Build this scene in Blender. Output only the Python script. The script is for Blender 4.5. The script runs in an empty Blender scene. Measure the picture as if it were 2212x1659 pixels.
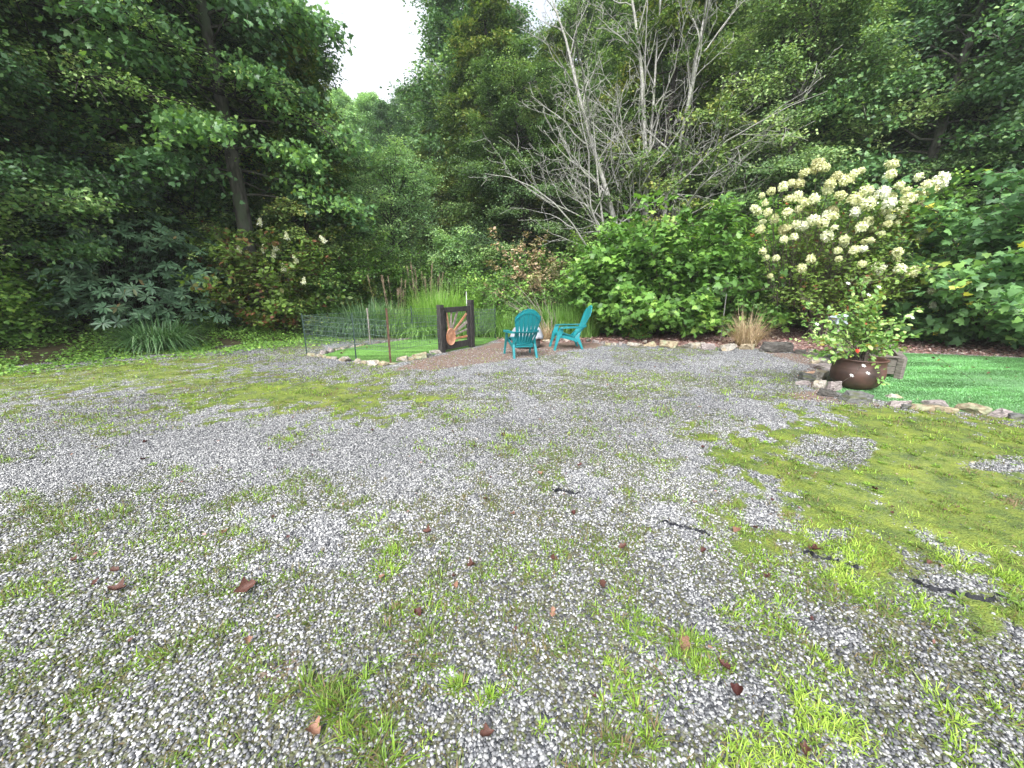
import bpy, bmesh, math, random
import numpy as np
from mathutils import Vector, Matrix
random.seed(7)
sc = bpy.context.scene
COL = sc.collection
R = math.radians
PI = math.pi
# ------------------------------------------------------------------ camera
F = 385.0
TH = math.atan(98 / F)
CT, ST = math.cos(TH), math.sin(TH)
CH = 1.5
K = 1024 / 2212.0
def ray(px, py):
    a = (px * K - 512) / F
    b = (384 - py * K) / F
    return a, CT + b * ST, b * CT - ST          # per unit depth
def G(px, py, z=0.0):                             # point of the photo on a level plane
    a, y, d = ray(px, py)
    t = (z - CH) / d
    return (a * t, y * t, z)
def A(px, py, Y):                                 # point of the photo at distance Y
    a, y, d = ray(px, py)
    t = Y / y
    return (a * t, Y, CH + d * t)
def XB(px, Y, z=0.0):
    return (px * K - 512) / F * (Y * CT - (z - CH) * ST)
cam = bpy.data.cameras.new('camera')
cam.sensor_width = 36
cam.lens = F / 1024 * 36
cam.clip_end = 600
cam.clip_start = 0.05
co = bpy.data.objects.new('camera', cam)
co.location = (0, 0, CH)
co.rotation_euler = (PI / 2 - TH, 0, 0)
COL.objects.link(co)
sc.camera = co
# ------------------------------------------------------------------ noise
def _lat(ix, iy, s):
    n = (ix.astype(np.int64) * 374761393 + iy.astype(np.int64) * 668265263 + s * 1442695041) & 0xffffffff
    n = ((n ^ (n >> 13)) * 1274126177) & 0xffffffff
    return ((n ^ (n >> 16)) & 0xffff) / 65535.0
def vnoise(x, y, s=0):
    x = np.asarray(x, float); y = np.asarray(y, float)
    ix, iy = np.floor(x), np.floor(y)
    fx, fy = x - ix, y - iy
    fx = fx * fx * (3 - 2 * fx); fy = fy * fy * (3 - 2 * fy)
    a = _lat(ix, iy, s); b = _lat(ix + 1, iy, s); c = _lat(ix, iy + 1, s); d = _lat(ix + 1, iy + 1, s)
    return (a * (1 - fx) + b * fx) * (1 - fy) + (c * (1 - fx) + d * fx) * fy
def fbm(x, y, s=0, o=4):
    v = 0; a = .5; t = 0
    for i in range(o):
        v = v + a * vnoise(np.asarray(x) * 2 ** i, np.asarray(y) * 2 ** i, s + i); t += a; a *= .5
    return v / t
def sm(a, b, x):
    t = np.clip((np.asarray(x, float) - a) / (b - a), 0, 1)
    return t * t * (3 - 2 * t)
def sdpoly(pts, x, y):                            # signed distance, positive inside
    x = np.asarray(x, float); y = np.asarray(y, float)
    d = np.full(x.shape, 1e9); ins = np.zeros(x.shape, bool)
    n = len(pts)
    for i in range(n):
        ax, ay = pts[i][0], pts[i][1]; bx, by = pts[(i + 1) % n][0], pts[(i + 1) % n][1]
        ex, ey = bx - ax, by - ay
        t = np.clip(((x - ax) * ex + (y - ay) * ey) / (ex * ex + ey * ey + 1e-12), 0, 1)
        d = np.minimum(d, np.hypot(x - ax - t * ex, y - ay - t * ey))
        c = ((ay > y) != (by > y)) & (x < (bx - ax) * (y - ay) / ((by - ay) if by != ay else 1e-9) + ax)
        ins ^= c
    return np.where(ins, d, -d)
def GP(l): return [G(a, b) for a, b in l]
# ------------------------------------------------------------------ terrain
def dright(x, y): return .35 * x + .94 * y - 13.3
def dleft(x, y): return -.7 * x + .71 * y - 11.9
def hgt(x, y):
    x = np.asarray(x, float); y = np.asarray(y, float)
    r = np.hypot(x, y)
    h = .035 * (fbm(x * .5, y * .5, 3, 3) - .5) * sm(1.0, 3, r)
    a = np.maximum(0, dright(x, y) - 1.0) * sm(-1, 9, x)
    h = h + np.minimum(a * .56, 24)
    b = np.maximum(0, dleft(x, y) - .2) * sm(3.5, 7.5, -x)
    h = h + np.minimum(b * .16, 9)
    c = np.maximum(0, y - 34)
    h = h + np.minimum(c * .22, 16)
    d = np.maximum(0, r - 75); h = h + np.minimum(d * .1, 10)
    return h
# ------------------------------------------------------------------ mesh tools
def link(name, me, mats=(), parent=None, smooth=False):
    for m in mats: me.materials.append(m)
    if smooth: me.polygons.foreach_set('use_smooth', np.ones(len(me.polygons), bool))
    o = bpy.data.objects.new(name, me)
    COL.objects.link(o)
    if parent: o.parent = parent
    return o
def npmesh(name, V, FL, mats=(), attrs=None, smooth=False, parent=None, midx=None):
    me = bpy.data.meshes.new(name)
    V = np.asarray(V, np.float32)
    me.vertices.add(len(V)); me.vertices.foreach_set('co', V.ravel())
    FL = [np.asarray(f, np.int32) for f in FL if len(f)]
    loops = np.concatenate([f.ravel() for f in FL])
    tot = np.concatenate([np.full(len(f), f.shape[1], np.int32) for f in FL])
    st = np.concatenate([[0], np.cumsum(tot)[:-1]]).astype(np.int32)
    me.loops.add(len(loops)); me.loops.foreach_set('vertex_index', loops)
    me.polygons.add(len(tot)); me.polygons.foreach_set('loop_start', st)
    if midx is not None: me.polygons.foreach_set('material_index', np.asarray(midx, np.int32))
    me.update(calc_edges=True)
    for k, a in (attrs or {}).items():
        at = me.attributes.new(k, 'FLOAT', 'POINT'); at.data.foreach_set('value', np.asarray(a, np.float32))
    return link(name, me, mats, parent, smooth)
def unit(v): return v / (np.linalg.norm(v, axis=-1, keepdims=True) + 1e-9)
def frames(axis, nrm):
    y = unit(axis); z = unit(nrm - (nrm * y).sum(-1, keepdims=True) * y)
    return np.stack([np.cross(y, z), y, z], -1)    # columns
class Leaves:
    def __init__(s): s.V = []; s.F = {}; s.T = []; s.n = 0
    def add(s, tmpl, P, M, S, tint):
        T, FS = tmpl
        S = np.asarray(S, float)
        if S.ndim == 1: S = np.repeat(S[:, None], 3, 1)
        V = np.einsum('nij,nkj->nki', M, T[None] * S[:, None, :]) + P[:, None, :]
        k = len(T); n = len(P)
        off = s.n + np.arange(n)[:, None] * k
        for f in FS:
            a = off + np.array(f)[None]
            s.F.setdefault(len(f), []).append(a)
        s.V.append(V.reshape(-1, 3)); s.T.append(np.repeat(tint, k)); s.n += n * k
    def raw(s, V, F, t):
        F = np.asarray(F); s.F.setdefault(F.shape[1], []).append(F + s.n); s.V.append(V)
        s.T.append(np.broadcast_to(t, (len(V),)).astype(float)); s.n += len(V)
    def build(s, name, mat, parent=None, smooth=False):
        return npmesh(name, np.concatenate(s.V), [np.concatenate(f) for f in s.F.values()], [mat],
                      {'tint': np.concatenate(s.T)}, smooth, parent)
DIA = (np.array([[0, 0, 0], [.33, .45, .07], [0, 1, -.03], [-.33, .45, .07]]), [(0, 1, 2), (0, 2, 3)])
OVAL = (np.array([[0, 0, 0], [.24, .22, .04], [.33, .5, .06], [.2, .82, .03], [0, 1.02, -.06], [-.2, .82, .03], [-.33, .5, .06], [-.24, .22, .04], [0, .5, 0]]),
        [(0, 1, 2, 8), (8, 2, 3, 4), (8, 4, 5, 6), (0, 8, 6, 7)])
STRAP = (np.array([[0, 0, 0], [.11, .3, .02], [.14, .65, -.02], [0, 1, -.12], [-.14, .65, -.02], [-.11, .3, .02]]), [(0, 1, 2, 3), (0, 3, 4, 5)])
_lo = [(0, 0), (.22, .1), (.5, .02), (.42, .25), (.56, .5), (.26, .5), (.22, .72), (0, 1), (-.22, .72), (-.26, .5), (-.56, .5), (-.42, .25), (-.5, .02), (-.22, .1)]
LOBE = (np.array([[a, b, -.25 * a * a - .12 * b * b + .05] for a, b in _lo] + [[0, .35, .06]]),
        [(14, 0, 1), (14, 1, 2, 3), (14, 3, 4), (14, 4, 5), (14, 5, 6), (14, 6, 7), (14, 7, 8), (14, 8, 9), (14, 9, 10), (14, 10, 11), (14, 11, 12, 13), (14, 13, 0)])
ROUND = (np.array([[0, 0, 0], [.3, .15, .03], [.45, .5, .06], [.3, .85, .03], [0, 1, 0], [-.3, .85, .03], [-.45, .5, .06], [-.3, .15, .03]]), [(0, 1, 2, 3, 4), (0, 4, 5, 6, 7)])
def tubes(L, P, Rr, sides=5, tint=.5):            # P (n,m,3) Rr (n,m)
    P = np.asarray(P, float); Rr = np.asarray(Rr, float)
    n, m = P.shape[:2]
    d = np.gradient(P, axis=1); d = unit(d)
    ref = np.where(np.abs(d[..., 2:3]) > .85, np.array([1., 0, 0]), np.array([0, 0, 1.]))
    u = unit(np.cross(d, ref)); v = np.cross(d, u)
    a = np.arange(sides) * 2 * PI / sides
    V = P[:, :, None] + Rr[:, :, None, None] * (u[:, :, None] * np.cos(a)[:, None] + v[:, :, None] * np.sin(a)[:, None])
    idx = np.arange(n * m * sides).reshape(n, m, sides)
    q = np.stack([idx[:, :-1], np.roll(idx, -1, 2)[:, :-1], np.roll(idx, -1, 2)[:, 1:], idx[:, 1:]], -1).reshape(-1, 4)
    L.raw(V.reshape(-1, 3), q, tint)
def blades(L, P, D, ln, w, droop, tint, seg=3):   # P base, D initial direction, droop bends down
    n = len(P); t = np.linspace(0, 1, seg + 1)
    D = unit(D); ln = np.asarray(ln)[:, None, None]
    C = P[:, None] + D[:, None] * ln * t[None, :, None]
    C[:, :, 2] -= (np.asarray(droop)[:, None] * ln[:, :, 0] * t[None] ** 2)
    side = unit(np.cross(D, np.array([0, 0, 1.])) + 1e-4)
    ww = np.asarray(w)[:, None] * (1 - t ** 1.6)[None] * .5
    a = C[:, :-1] + side[:, None] * ww[:, :-1, None]; b = C[:, :-1] - side[:, None] * ww[:, :-1, None]
    V = np.concatenate([np.stack([a, b], 2).reshape(n, -1, 3), C[:, -1:]], 1)
    k = V.shape[1]; off = (np.arange(n) * k)[:, None]
    Q = [off + np.array([2 * i, 2 * i + 1, 2 * i + 3, 2 * i + 2]) for i in range(seg - 1)]
    base = L.n
    if Q: L.F.setdefault(4, []).append(np.concatenate(Q) + base)
    L.F.setdefault(3, []).append(off + np.array([2 * seg - 2, 2 * seg - 1, 2 * seg]) + base)
    L.V.append(V.reshape(-1, 3)); L.T.append(np.repeat(tint, k)); L.n += n * k
class MB:
    def __init__(s): s.v = []; s.f = []
    def add(s, vs, fs, M=None):
        o = len(s.v)
        s.v += [tuple(M @ Vector(v)) if M else tuple(v) for v in vs]
        s.f += [tuple(i + o for i in f) for f in fs]
        return s
    def box(s, x0, x1, y0, y1, z0, z1, M=None):
        return s.add([(x0, y0, z0), (x1, y0, z0), (x1, y1, z0), (x0, y1, z0), (x0, y0, z1), (x1, y0, z1), (x1, y1, z1), (x0, y1, z1)],
                     [(0, 3, 2, 1), (4, 5, 6, 7), (0, 1, 5, 4), (1, 2, 6, 5), (2, 3, 7, 6), (3, 0, 4, 7)], M)
    def bar(s, a, b, w, h, up=(0, 0, 1)):
        a = Vector(a); b = Vector(b); d = b - a; L = d.length; d.normalize(); u = Vector(up)
        x = d.cross(u).normalized(); z = x.cross(d)
        M = Matrix((x, d, z)).transposed().to_4x4(); M.translation = a
        return s.box(-w / 2, w / 2, 0, L, -h / 2, h / 2, M)
    def sweep(s, prof, path):                     # prof list of rings (each list of points)
        rings = path; n = len(rings[0]); o = len(s.v)
        for r in rings: s.v += [tuple(p) for p in r]
        for i in range(len(rings) - 1):
            for j in range(n):
                k = (j + 1) % n
                s.f.append((o + i * n + j, o + i * n + k, o + (i + 1) * n + k, o + (i + 1) * n + j))
        s.f.append(tuple(o + j for j in range(n))[::-1]); s.f.append(tuple(o + (len(rings) - 1) * n + j for j in range(n)))
        return s
    def lathe(s, prof, n=32, M=None, cap=True):
        vs = []; fs = []
        for r, z in prof:
            for k in range(n): vs.append((r * math.cos(2 * PI * k / n), r * math.sin(2 * PI * k / n), z))
        for i in range(len(prof) - 1):
            for k in range(n):
                q = (k + 1) % n; fs.append((i * n + k, i * n + q, (i + 1) * n + q, (i + 1) * n + k))
        if cap:
            fs.append(tuple(range(n))[::-1]); fs.append(tuple((len(prof) - 1) * n + k for k in range(n)))
        return s.add(vs, fs, M)
    def build(s, name, mat, parent=None, bevel=0, smooth=False):
        me = bpy.data.meshes.new(name); me.from_pydata(s.v, [], s.f); me.update()
        o = link(name, me, [mat], parent, smooth)
        if bevel:
            b = o.modifiers.new('bevel', 'BEVEL'); b.width = bevel; b.segments = 2; b.limit_method = 'ANGLE'; b.angle_limit = R(35)
        return o
def tag(o, label=None, cat=None, group=None, kind=None):
    if label: o['label'] = label
    if cat: o['category'] = cat
    if group: o['group'] = group
    if kind: o['kind'] = kind
    return o
def empty(name, loc=(0, 0, 0), rz=0):
    o = bpy.data.objects.new(name, None); COL.objects.link(o); o.location = loc; o.rotation_euler = (0, 0, rz); o.empty_display_size = .1
    return o
def copy_thing(o):
    c = o.copy(); COL.objects.link(c)
    for ch in list(o.children):
        d = ch.copy(); COL.objects.link(d); d.parent = c
        for g in list(ch.children):
            e = g.copy(); COL.objects.link(e); e.parent = d
    for k in ('group',):
        if k in c: del c[k]
    return c
# ------------------------------------------------------------------ materials
def nmat(name):
    m = bpy.data.materials.new(name); m.use_nodes = True
    nt = m.node_tree; nt.nodes.clear()
    out = nt.nodes.new('ShaderNodeOutputMaterial'); b = nt.nodes.new('ShaderNodeBsdfPrincipled')
    nt.links.new(b.outputs[0], out.inputs[0])
    return m, nt, b, out
def N(nt, t, **kw):
    n = nt.nodes.new('ShaderNode' + t)
    for k, v in kw.items():
        if k[0] == 'i': n.inputs[int(k[1:])].default_value = v
        else: setattr(n, k, v)
    return n
def ramp(nt, src, stops):
    r = nt.nodes.new('ShaderNodeValToRGB'); e = r.color_ramp.elements
    while len(e) < len(stops): e.new(.5)
    for i, (p, c) in enumerate(stops):
        e[i].position = p; e[i].color = (*c, 1)
    nt.links.new(src, r.inputs[0]); return r.outputs[0]
def mix(nt, f, a, b, mode='MIX'):
    m = nt.nodes.new('ShaderNodeMix'); m.data_type = 'RGBA'; m.blend_type = mode
    for s, v in ((0, f), (6, a), (7, b)):
        if hasattr(v, 'links') or hasattr(v, 'is_linked'): nt.links.new(v, m.inputs[s])
        elif s == 0: m.inputs[0].default_value = v
        else: m.inputs[s].default_value = (*v, 1)
    return m.outputs[2]
def mth(nt, op, a, b=0.0, clamp=False):
    m = nt.nodes.new('ShaderNodeMath'); m.operation = op; m.use_clamp = clamp
    for i, v in enumerate((a, b)):
        if hasattr(v, 'is_linked'): nt.links.new(v, m.inputs[i])
        else: m.inputs[i].default_value = v
    return m.outputs[0]
def noise(nt, vec, scale, det=4, rough=.55):
    n = N(nt, 'TexNoise'); n.inputs['Scale'].default_value = scale; n.inputs['Detail'].default_value = det; n.inputs['Roughness'].default_value = rough
    if vec is not None: nt.links.new(vec, n.inputs['Vector'])
    return n.outputs[0]
def bump(nt, b, h, strength, dist):
    bp = N(nt, 'Bump'); bp.inputs['Strength'].default_value = strength; bp.inputs['Distance'].default_value = dist
    nt.links.new(h, bp.inputs['Height']); nt.links.new(bp.outputs[0], b.inputs['Normal'])
def leafmat(name, stops, rough=.5, trans=.3, spec=.4, gain=1.39):
    stops = [(p, tuple(min(.8, k * gain) for k in c)) for p, c in stops]
    m, nt, b, out = nmat(name)
    at = N(nt, 'Attribute', attribute_name='tint')
    oi = N(nt, 'ObjectInfo')
    f = mth(nt, 'ADD', at.outputs['Fac'], mth(nt, 'MULTIPLY', mth(nt, 'SUBTRACT', oi.outputs['Random'], .5), .22), True)
    c = ramp(nt, f, stops)
    nt.links.new(c, b.inputs['Base Color']); b.inputs['Roughness'].default_value = rough
    b.inputs['Specular IOR Level'].default_value = spec
    tr = N(nt, 'BsdfTranslucent'); c2 = mix(nt, 1.0, c, (1.25, 1.3, .6), 'MULTIPLY'); nt.links.new(c2, tr.inputs[0])
    ms = N(nt, 'MixShader', i0=trans); nt.links.new(b.outputs[0], ms.inputs[1]); nt.links.new(tr.outputs[0], ms.inputs[2])
    nt.links.new(ms.outputs[0], out.inputs[0])
    return m
def tintmat(name, stops, rough=.8, spec=.3):
    m, nt, b, out = nmat(name)
    at = N(nt, 'Attribute', attribute_name='tint')
    nt.links.new(ramp(nt, at.outputs['Fac'], stops), b.inputs['Base Color'])
    b.inputs['Roughness'].default_value = rough; b.inputs['Specular IOR Level'].default_value = spec
    return m
def surf(name, c1, c2, scale=10, rough=.8, bmp=.4, dist=.01, stretch=None, spec=.3, det=6, c3=None, lo=.35, hi=.65):
    m, nt, b, out = nmat(name)
    tc = N(nt, 'TexCoord'); v = tc.outputs['Object']
    if stretch:
        mp = N(nt, 'Mapping'); mp.inputs['Scale'].default_value = stretch; nt.links.new(v, mp.inputs[0]); v = mp.outputs[0]
    oi = N(nt, 'ObjectInfo'); ad = N(nt, 'VectorMath', operation='ADD'); nt.links.new(v, ad.inputs[0])
    cb = N(nt, 'CombineXYZ'); nt.links.new(mth(nt, 'MULTIPLY', oi.outputs['Random'], 37.), cb.inputs[0]); nt.links.new(cb.outputs[0], ad.inputs[1]); v = ad.outputs[0]
    n = noise(nt, v, scale, det)
    c = ramp(nt, n, [(lo, c1), (hi, c2)])
    if c3:
        n2 = noise(nt, v, scale * .35, 3); c = mix(nt, ramp(nt, n2, [(.5, (0, 0, 0)), (.62, (1, 1, 1))]), c, c3)
    sp = mix(nt, 1.0, c, ramp(nt, oi.outputs['Random'], [(0, (.82, .82, .82)), (1, (1.0, 1.0, 1.0))]), 'MULTIPLY')
    nt.links.new(sp, b.inputs['Base Color'])
    b.inputs['Roughness'].default_value = rough; b.inputs['Specular IOR Level'].default_value = spec
    if bmp: bump(nt, b, n, bmp, dist)
    return m
# ------------------------------------------------------------------ world and light
w = bpy.data.worlds.new('World'); sc.world = w; w.use_nodes = True
nt = w.node_tree; nt.nodes.clear()
sky = nt.nodes.new('ShaderNodeTexSky'); sky.sky_type = 'NISHITA'; sky.sun_disc = False
SUN_EL, SUN_AZ = R(46), R(197)
sky.sun_elevation = SUN_EL; sky.sun_rotation = SUN_AZ; sky.dust_density = 4; sky.air_density = 1.2
hs = nt.nodes.new('ShaderNodeHueSaturation'); hs.inputs['Saturation'].default_value = .22; hs.inputs['Value'].default_value = 1.0
nt.links.new(sky.outputs[0], hs.inputs['Color'])
tc = nt.nodes.new('ShaderNodeTexCoord')
cn = noise(nt, tc.outputs['Generated'], 2.2, 5)
cr = ramp(nt, cn, [(.35, (.60, .68, .78)), (.6, (1.1, 1.1, 1.1))])
cm = mix(nt, 1.0, hs.outputs[0], cr, 'MULTIPLY')
bg = nt.nodes.new('ShaderNodeBackground'); bg.inputs[1].default_value = .15
nt.links.new(cm, bg.inputs[0]); wo = nt.nodes.new('ShaderNodeOutputWorld'); nt.links.new(bg.outputs[0], wo.inputs[0])
sd = bpy.data.lights.new('sun', 'SUN'); sd.energy = 1.5; sd.angle = R(28); sd.color = (1, .97, .92)
so = bpy.data.objects.new('sun', sd); COL.objects.link(so)
dv = Vector((math.sin(SUN_AZ) * math.cos(SUN_EL), math.cos(SUN_AZ) * math.cos(SUN_EL), math.sin(SUN_EL)))
so.rotation_euler = dv.to_track_quat('Z', 'Y').to_euler()
vs = sc.view_settings; vs.view_transform = 'Standard'; vs.look = 'None'; vs.gamma = 1; vs.exposure = EXPOSURE = 1.5
cy = sc.cycles
cy.max_bounces = 6; cy.diffuse_bounces = 3; cy.glossy_bounces = 2; cy.transmission_bounces = 4; cy.caustics_reflective = False; cy.caustics_refractive = False
cy.sample_clamp_indirect = 5; cy.use_adaptive_sampling = True; cy.adaptive_threshold = .02
hz = MB().box(-172, 172, -27, 207, -1.5, 58).build('haze', bpy.data.materials.new('haze_air')); tag(hz, 'thin humid air over the valley', kind='stuff')
hm = hz.data.materials[0]; hm.use_nodes = True; hn = hm.node_tree; hn.nodes.clear()
pv = hn.nodes.new('ShaderNodeVolumePrincipled'); pv.inputs['Color'].default_value = (.93, .97, 1, 1); pv.inputs['Density'].default_value = .0009; pv.inputs['Anisotropy'].default_value = .2
hn.links.new(pv.outputs[0], hn.nodes.new('ShaderNodeOutputMaterial').inputs['Volume'])
cy.volume_bounces = 1
# ------------------------------------------------------------------ ground masks
MOSS_R = GP([(1510, 1065), (1560, 985), (1640, 930), (1700, 895), (1790, 868), (1900, 885), (2060, 903), (2212, 925), (2700, 1000), (2800, 1560), (2212, 1305), (2080, 1280), (1900, 1240), (1780, 1180), (1650, 1115), (1560, 1095)])
HOLES = [GP([(1690, 965), (1760, 945), (1880, 950), (1915, 985), (1850, 1010), (1720, 1005)]), GP([(2080, 985), (2212, 990), (2400, 1010), (2212, 1040), (2060, 1010)])]
MOSS_L = GP([(380, 885), (450, 855), (540, 830), (760, 820), (880, 862), (850, 895), (700, 910), (560, 905)])
MOSS_L2 = GP([(-900, 900), (0, 803), (250, 778), (430, 775), (560, 800), (520, 835), (330, 850), (120, 850), (0, 885), (-900, 1100)])
GRASS_L = GP([(-900, 980), (0, 870), (380, 850), (760, 790), (900, 860), (930, 900), (700, 915), (500, 900), (350, 880), (150, 930), (0, 1010), (-900, 1250)])
SOIL = [GP([(850, 800), (900, 780), (960, 765), (1020, 752), (1090, 738), (1180, 732), (1300, 738), (1290, 752), (1230, 758), (1160, 772), (1090, 780), (1020, 790), (930, 800)]),
        GP([(1710, 850), (1760, 840), (1850, 862), (1920, 880), (1800, 872), (1740, 878)]), GP([(1640, 760), (1760, 765), (1800, 800), (1780, 850), (1730, 830), (1740, 790)]),
        GP([(560, 1455), (600, 1425), (650, 1440), (630, 1470), (580, 1480)])]
MULCH = GP([(1075, 738), (1080, 726), (1280, 716), (1700, 722), (1960, 733), (2400, 752), (3200, 790), (3200, 830), (2400, 778), (1960, 764), (1760, 764), (1620, 752), (1290, 741)])
STRIPS = [GP([(1780, 1225), (1900, 1245), (2100, 1315), (2130, 1345), (2000, 1335), (1850, 1290)]), GP([(1630, 1430), (1700, 1425), (1800, 1485), (1875, 1595), (1840, 1625), (1700, 1540)]),
          GP([(1550, 1600), (1700, 1605), (1810, 1659), (1560, 1700)]), GP([(2140, 1245), (2300, 1220), (2300, 1330), (2200, 1310)]), GP([(1590, 1290), (1680, 1300), (1700, 1350), (1620, 1350)]),
          GP([(1790, 1180), (1880, 1180), (1880, 1240), (1780, 1230)]), GP([(2080, 1560), (2140, 1600), (2150, 1640), (2080, 1600)])]
PATCH = [(1130, 970, .28), (1230, 960, .3), (1010, 965, .25), (1400, 995, .25), (1150, 1010, .3), (1330, 1010, .25), (1480, 1060, .35), (1180, 1110, .3), (900, 1240, .2), (250, 1090, 0.43), (130, 1130, 0.51),
         (640, 945, .25), (330, 1030, .2), (60, 1190, 0.36), (180, 1260, 0.51), (300, 1330, 0.43), (60, 1400, 0.43), (620, 1300, .25), (350, 1230, .3), (100, 1330, .3), (20, 1480, .3), (200, 1400, .25), (760, 1300, .2), (950, 1330, .2), (1250, 1330, .25), (1700, 1400, .2), (1900, 1500, .25), (2080, 1500, .2), (700, 1290, .2), (450, 1210, .25), (530, 1340, 0.26), (1260, 900, .35), (1500, 905, .5),
         (1000, 880, .6), (880, 985, .3), (1640, 985, .4), (640, 1410, 0.29), (500, 1550, 0.29), (780, 1440, .15), (1420, 1290, .2), (1330, 1240, .2), (1060, 1200, .3), (1180, 1180, .25), (700, 1060, .3), (520, 1080, .2), (2150, 1460, .2), (2000, 1400, .2), (1940, 1330, .15), (1270, 1640, .1), (1450, 1640, .1), (840, 1610, .12), (120, 1500, 0.22)]
PATCHW = [(G(a, b)[0], G(a, b)[1], r) for a, b, r in PATCH]
PEN_TURF = GP([(688, 770), (720, 759), (800, 746), (885, 734), (960, 727), (1080, 731), (1045, 744), (1010, 752), (955, 763), (900, 775), (868, 783), (830, 786), (760, 779)])
LAWN = GP([(1800, 775), (1938, 764), (2212, 775), (3000, 812), (3000, 1010), (2212, 903), (2080, 888), (1960, 876), (1890, 862), (1830, 853), (1785, 840), (1775, 800)])
def masks(x, y):
    n1 = fbm(x * 1.1, y * 1.1, 11, 4) - .5; n2 = fbm(x * 3.5, y * 3.5, 21, 4) - .5; n3 = fbm(x * 11, y * 11, 41, 3) - .5
    moss = sm(-.45, .55, sdpoly(MOSS_R, x, y) + n2 * 1.7 + n1 * 1.0 + n3 * 1.4)
    for h in HOLES: moss = moss * (1 - sm(-.05, .12, sdpoly(h, x, y) + n2 * .5))
    moss = np.maximum(moss, .85 * sm(-.7, .7, sdpoly(MOSS_L, x, y) + n2 * 2.2 + n1 + n3 * 2.2))
    moss = np.maximum(moss, .8 * sm(-.7, .7, sdpoly(MOSS_L2, x, y) + n2 * 2.6 + n3 * 2.2))
    gr = sm(-.13, .07, n1 * .8 + n2 * .6 + n3 * .45) * (.72 + .15 * sm(5.5, 2.5, y))
    gr = np.maximum(gr, .75 * sm(-.3, .5, sdpoly(GRASS_L, x, y) + n2 * 1.6))
    for s in STRIPS: gr = np.maximum(gr, 1.0 * sm(-.04, .05, sdpoly(s, x, y) + n3 * .25 + n2 * .1))
    for cx, cy_, r in PATCHW:
        gr = np.maximum(gr, .8 * sm(.15, .6, 1 - np.hypot(x - cx, y - cy_) / (r * 1.9) + n3 * .7 + n2 * .5))
    strip = 0 * gr
    for s in STRIPS: strip = np.maximum(strip, sm(-.08, .05, sdpoly(s, x, y)))
    soil = 0 * gr
    for s in SOIL: soil = np.maximum(soil, sm(-.12, .15, sdpoly(s, x, y) + n2 * .35))
    mulch = sm(-.1, .1, sdpoly(MULCH, x, y) + n3 * .3)
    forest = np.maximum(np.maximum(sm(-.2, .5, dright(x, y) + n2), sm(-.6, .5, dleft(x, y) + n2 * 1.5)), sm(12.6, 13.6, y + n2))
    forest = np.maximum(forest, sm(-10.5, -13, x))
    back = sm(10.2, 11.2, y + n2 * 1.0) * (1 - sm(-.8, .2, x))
    gr = np.maximum(gr * (1 - forest), back * .8)
    # wheel track / clean gravel tongues
    gr = gr * (1 - .8 * sm(-.2, .2, sdpoly(CLEAN, x, y) + n2 * .5))
    gr = np.maximum(gr, moss * .45 * sm(-.05, .12, n1 * .6 + n2 * .8))
    moss = moss * (1 - soil) * (1 - forest * .7); gr = gr * (1 - soil * .8) * (1 - mulch)
    return moss, gr, soil, mulch, forest * (1 - mulch), strip
CLEAN = GP([(700, 935), (830, 930), (960, 1000), (960, 1060), (850, 1080), (760, 1020)])
xs = np.concatenate([np.linspace(-160, -14, 60)[:-1], np.linspace(-14, -4.5, 170)[:-1], np.linspace(-4.5, 4.5, 260)[:-1], np.linspace(4.5, 15, 180)[:-1], np.linspace(15, 160, 60)])
ys = np.concatenate([np.linspace(-20, .3, 14)[:-1], np.linspace(.3, 5.5, 170)[:-1], np.linspace(5.5, 14, 170)[:-1], np.linspace(14, 200, 90)])
gx, gy = np.meshgrid(xs, ys); gxf, gyf = gx.ravel(), gy.ravel()
mo, gr, so_, mu, fo, stp = masks(gxf, gyf)
gz = hgt(gxf, gyf) + .012 * mo * fbm(gxf * 6, gyf * 6, 5) * (1 - fo)
ni, nj = len(ys), len(xs)
idx = np.arange(ni * nj).reshape(ni, nj)
q = np.stack([idx[:-1, :-1], idx[:-1, 1:], idx[1:, 1:], idx[1:, :-1]], -1).reshape(-1, 4)
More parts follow.
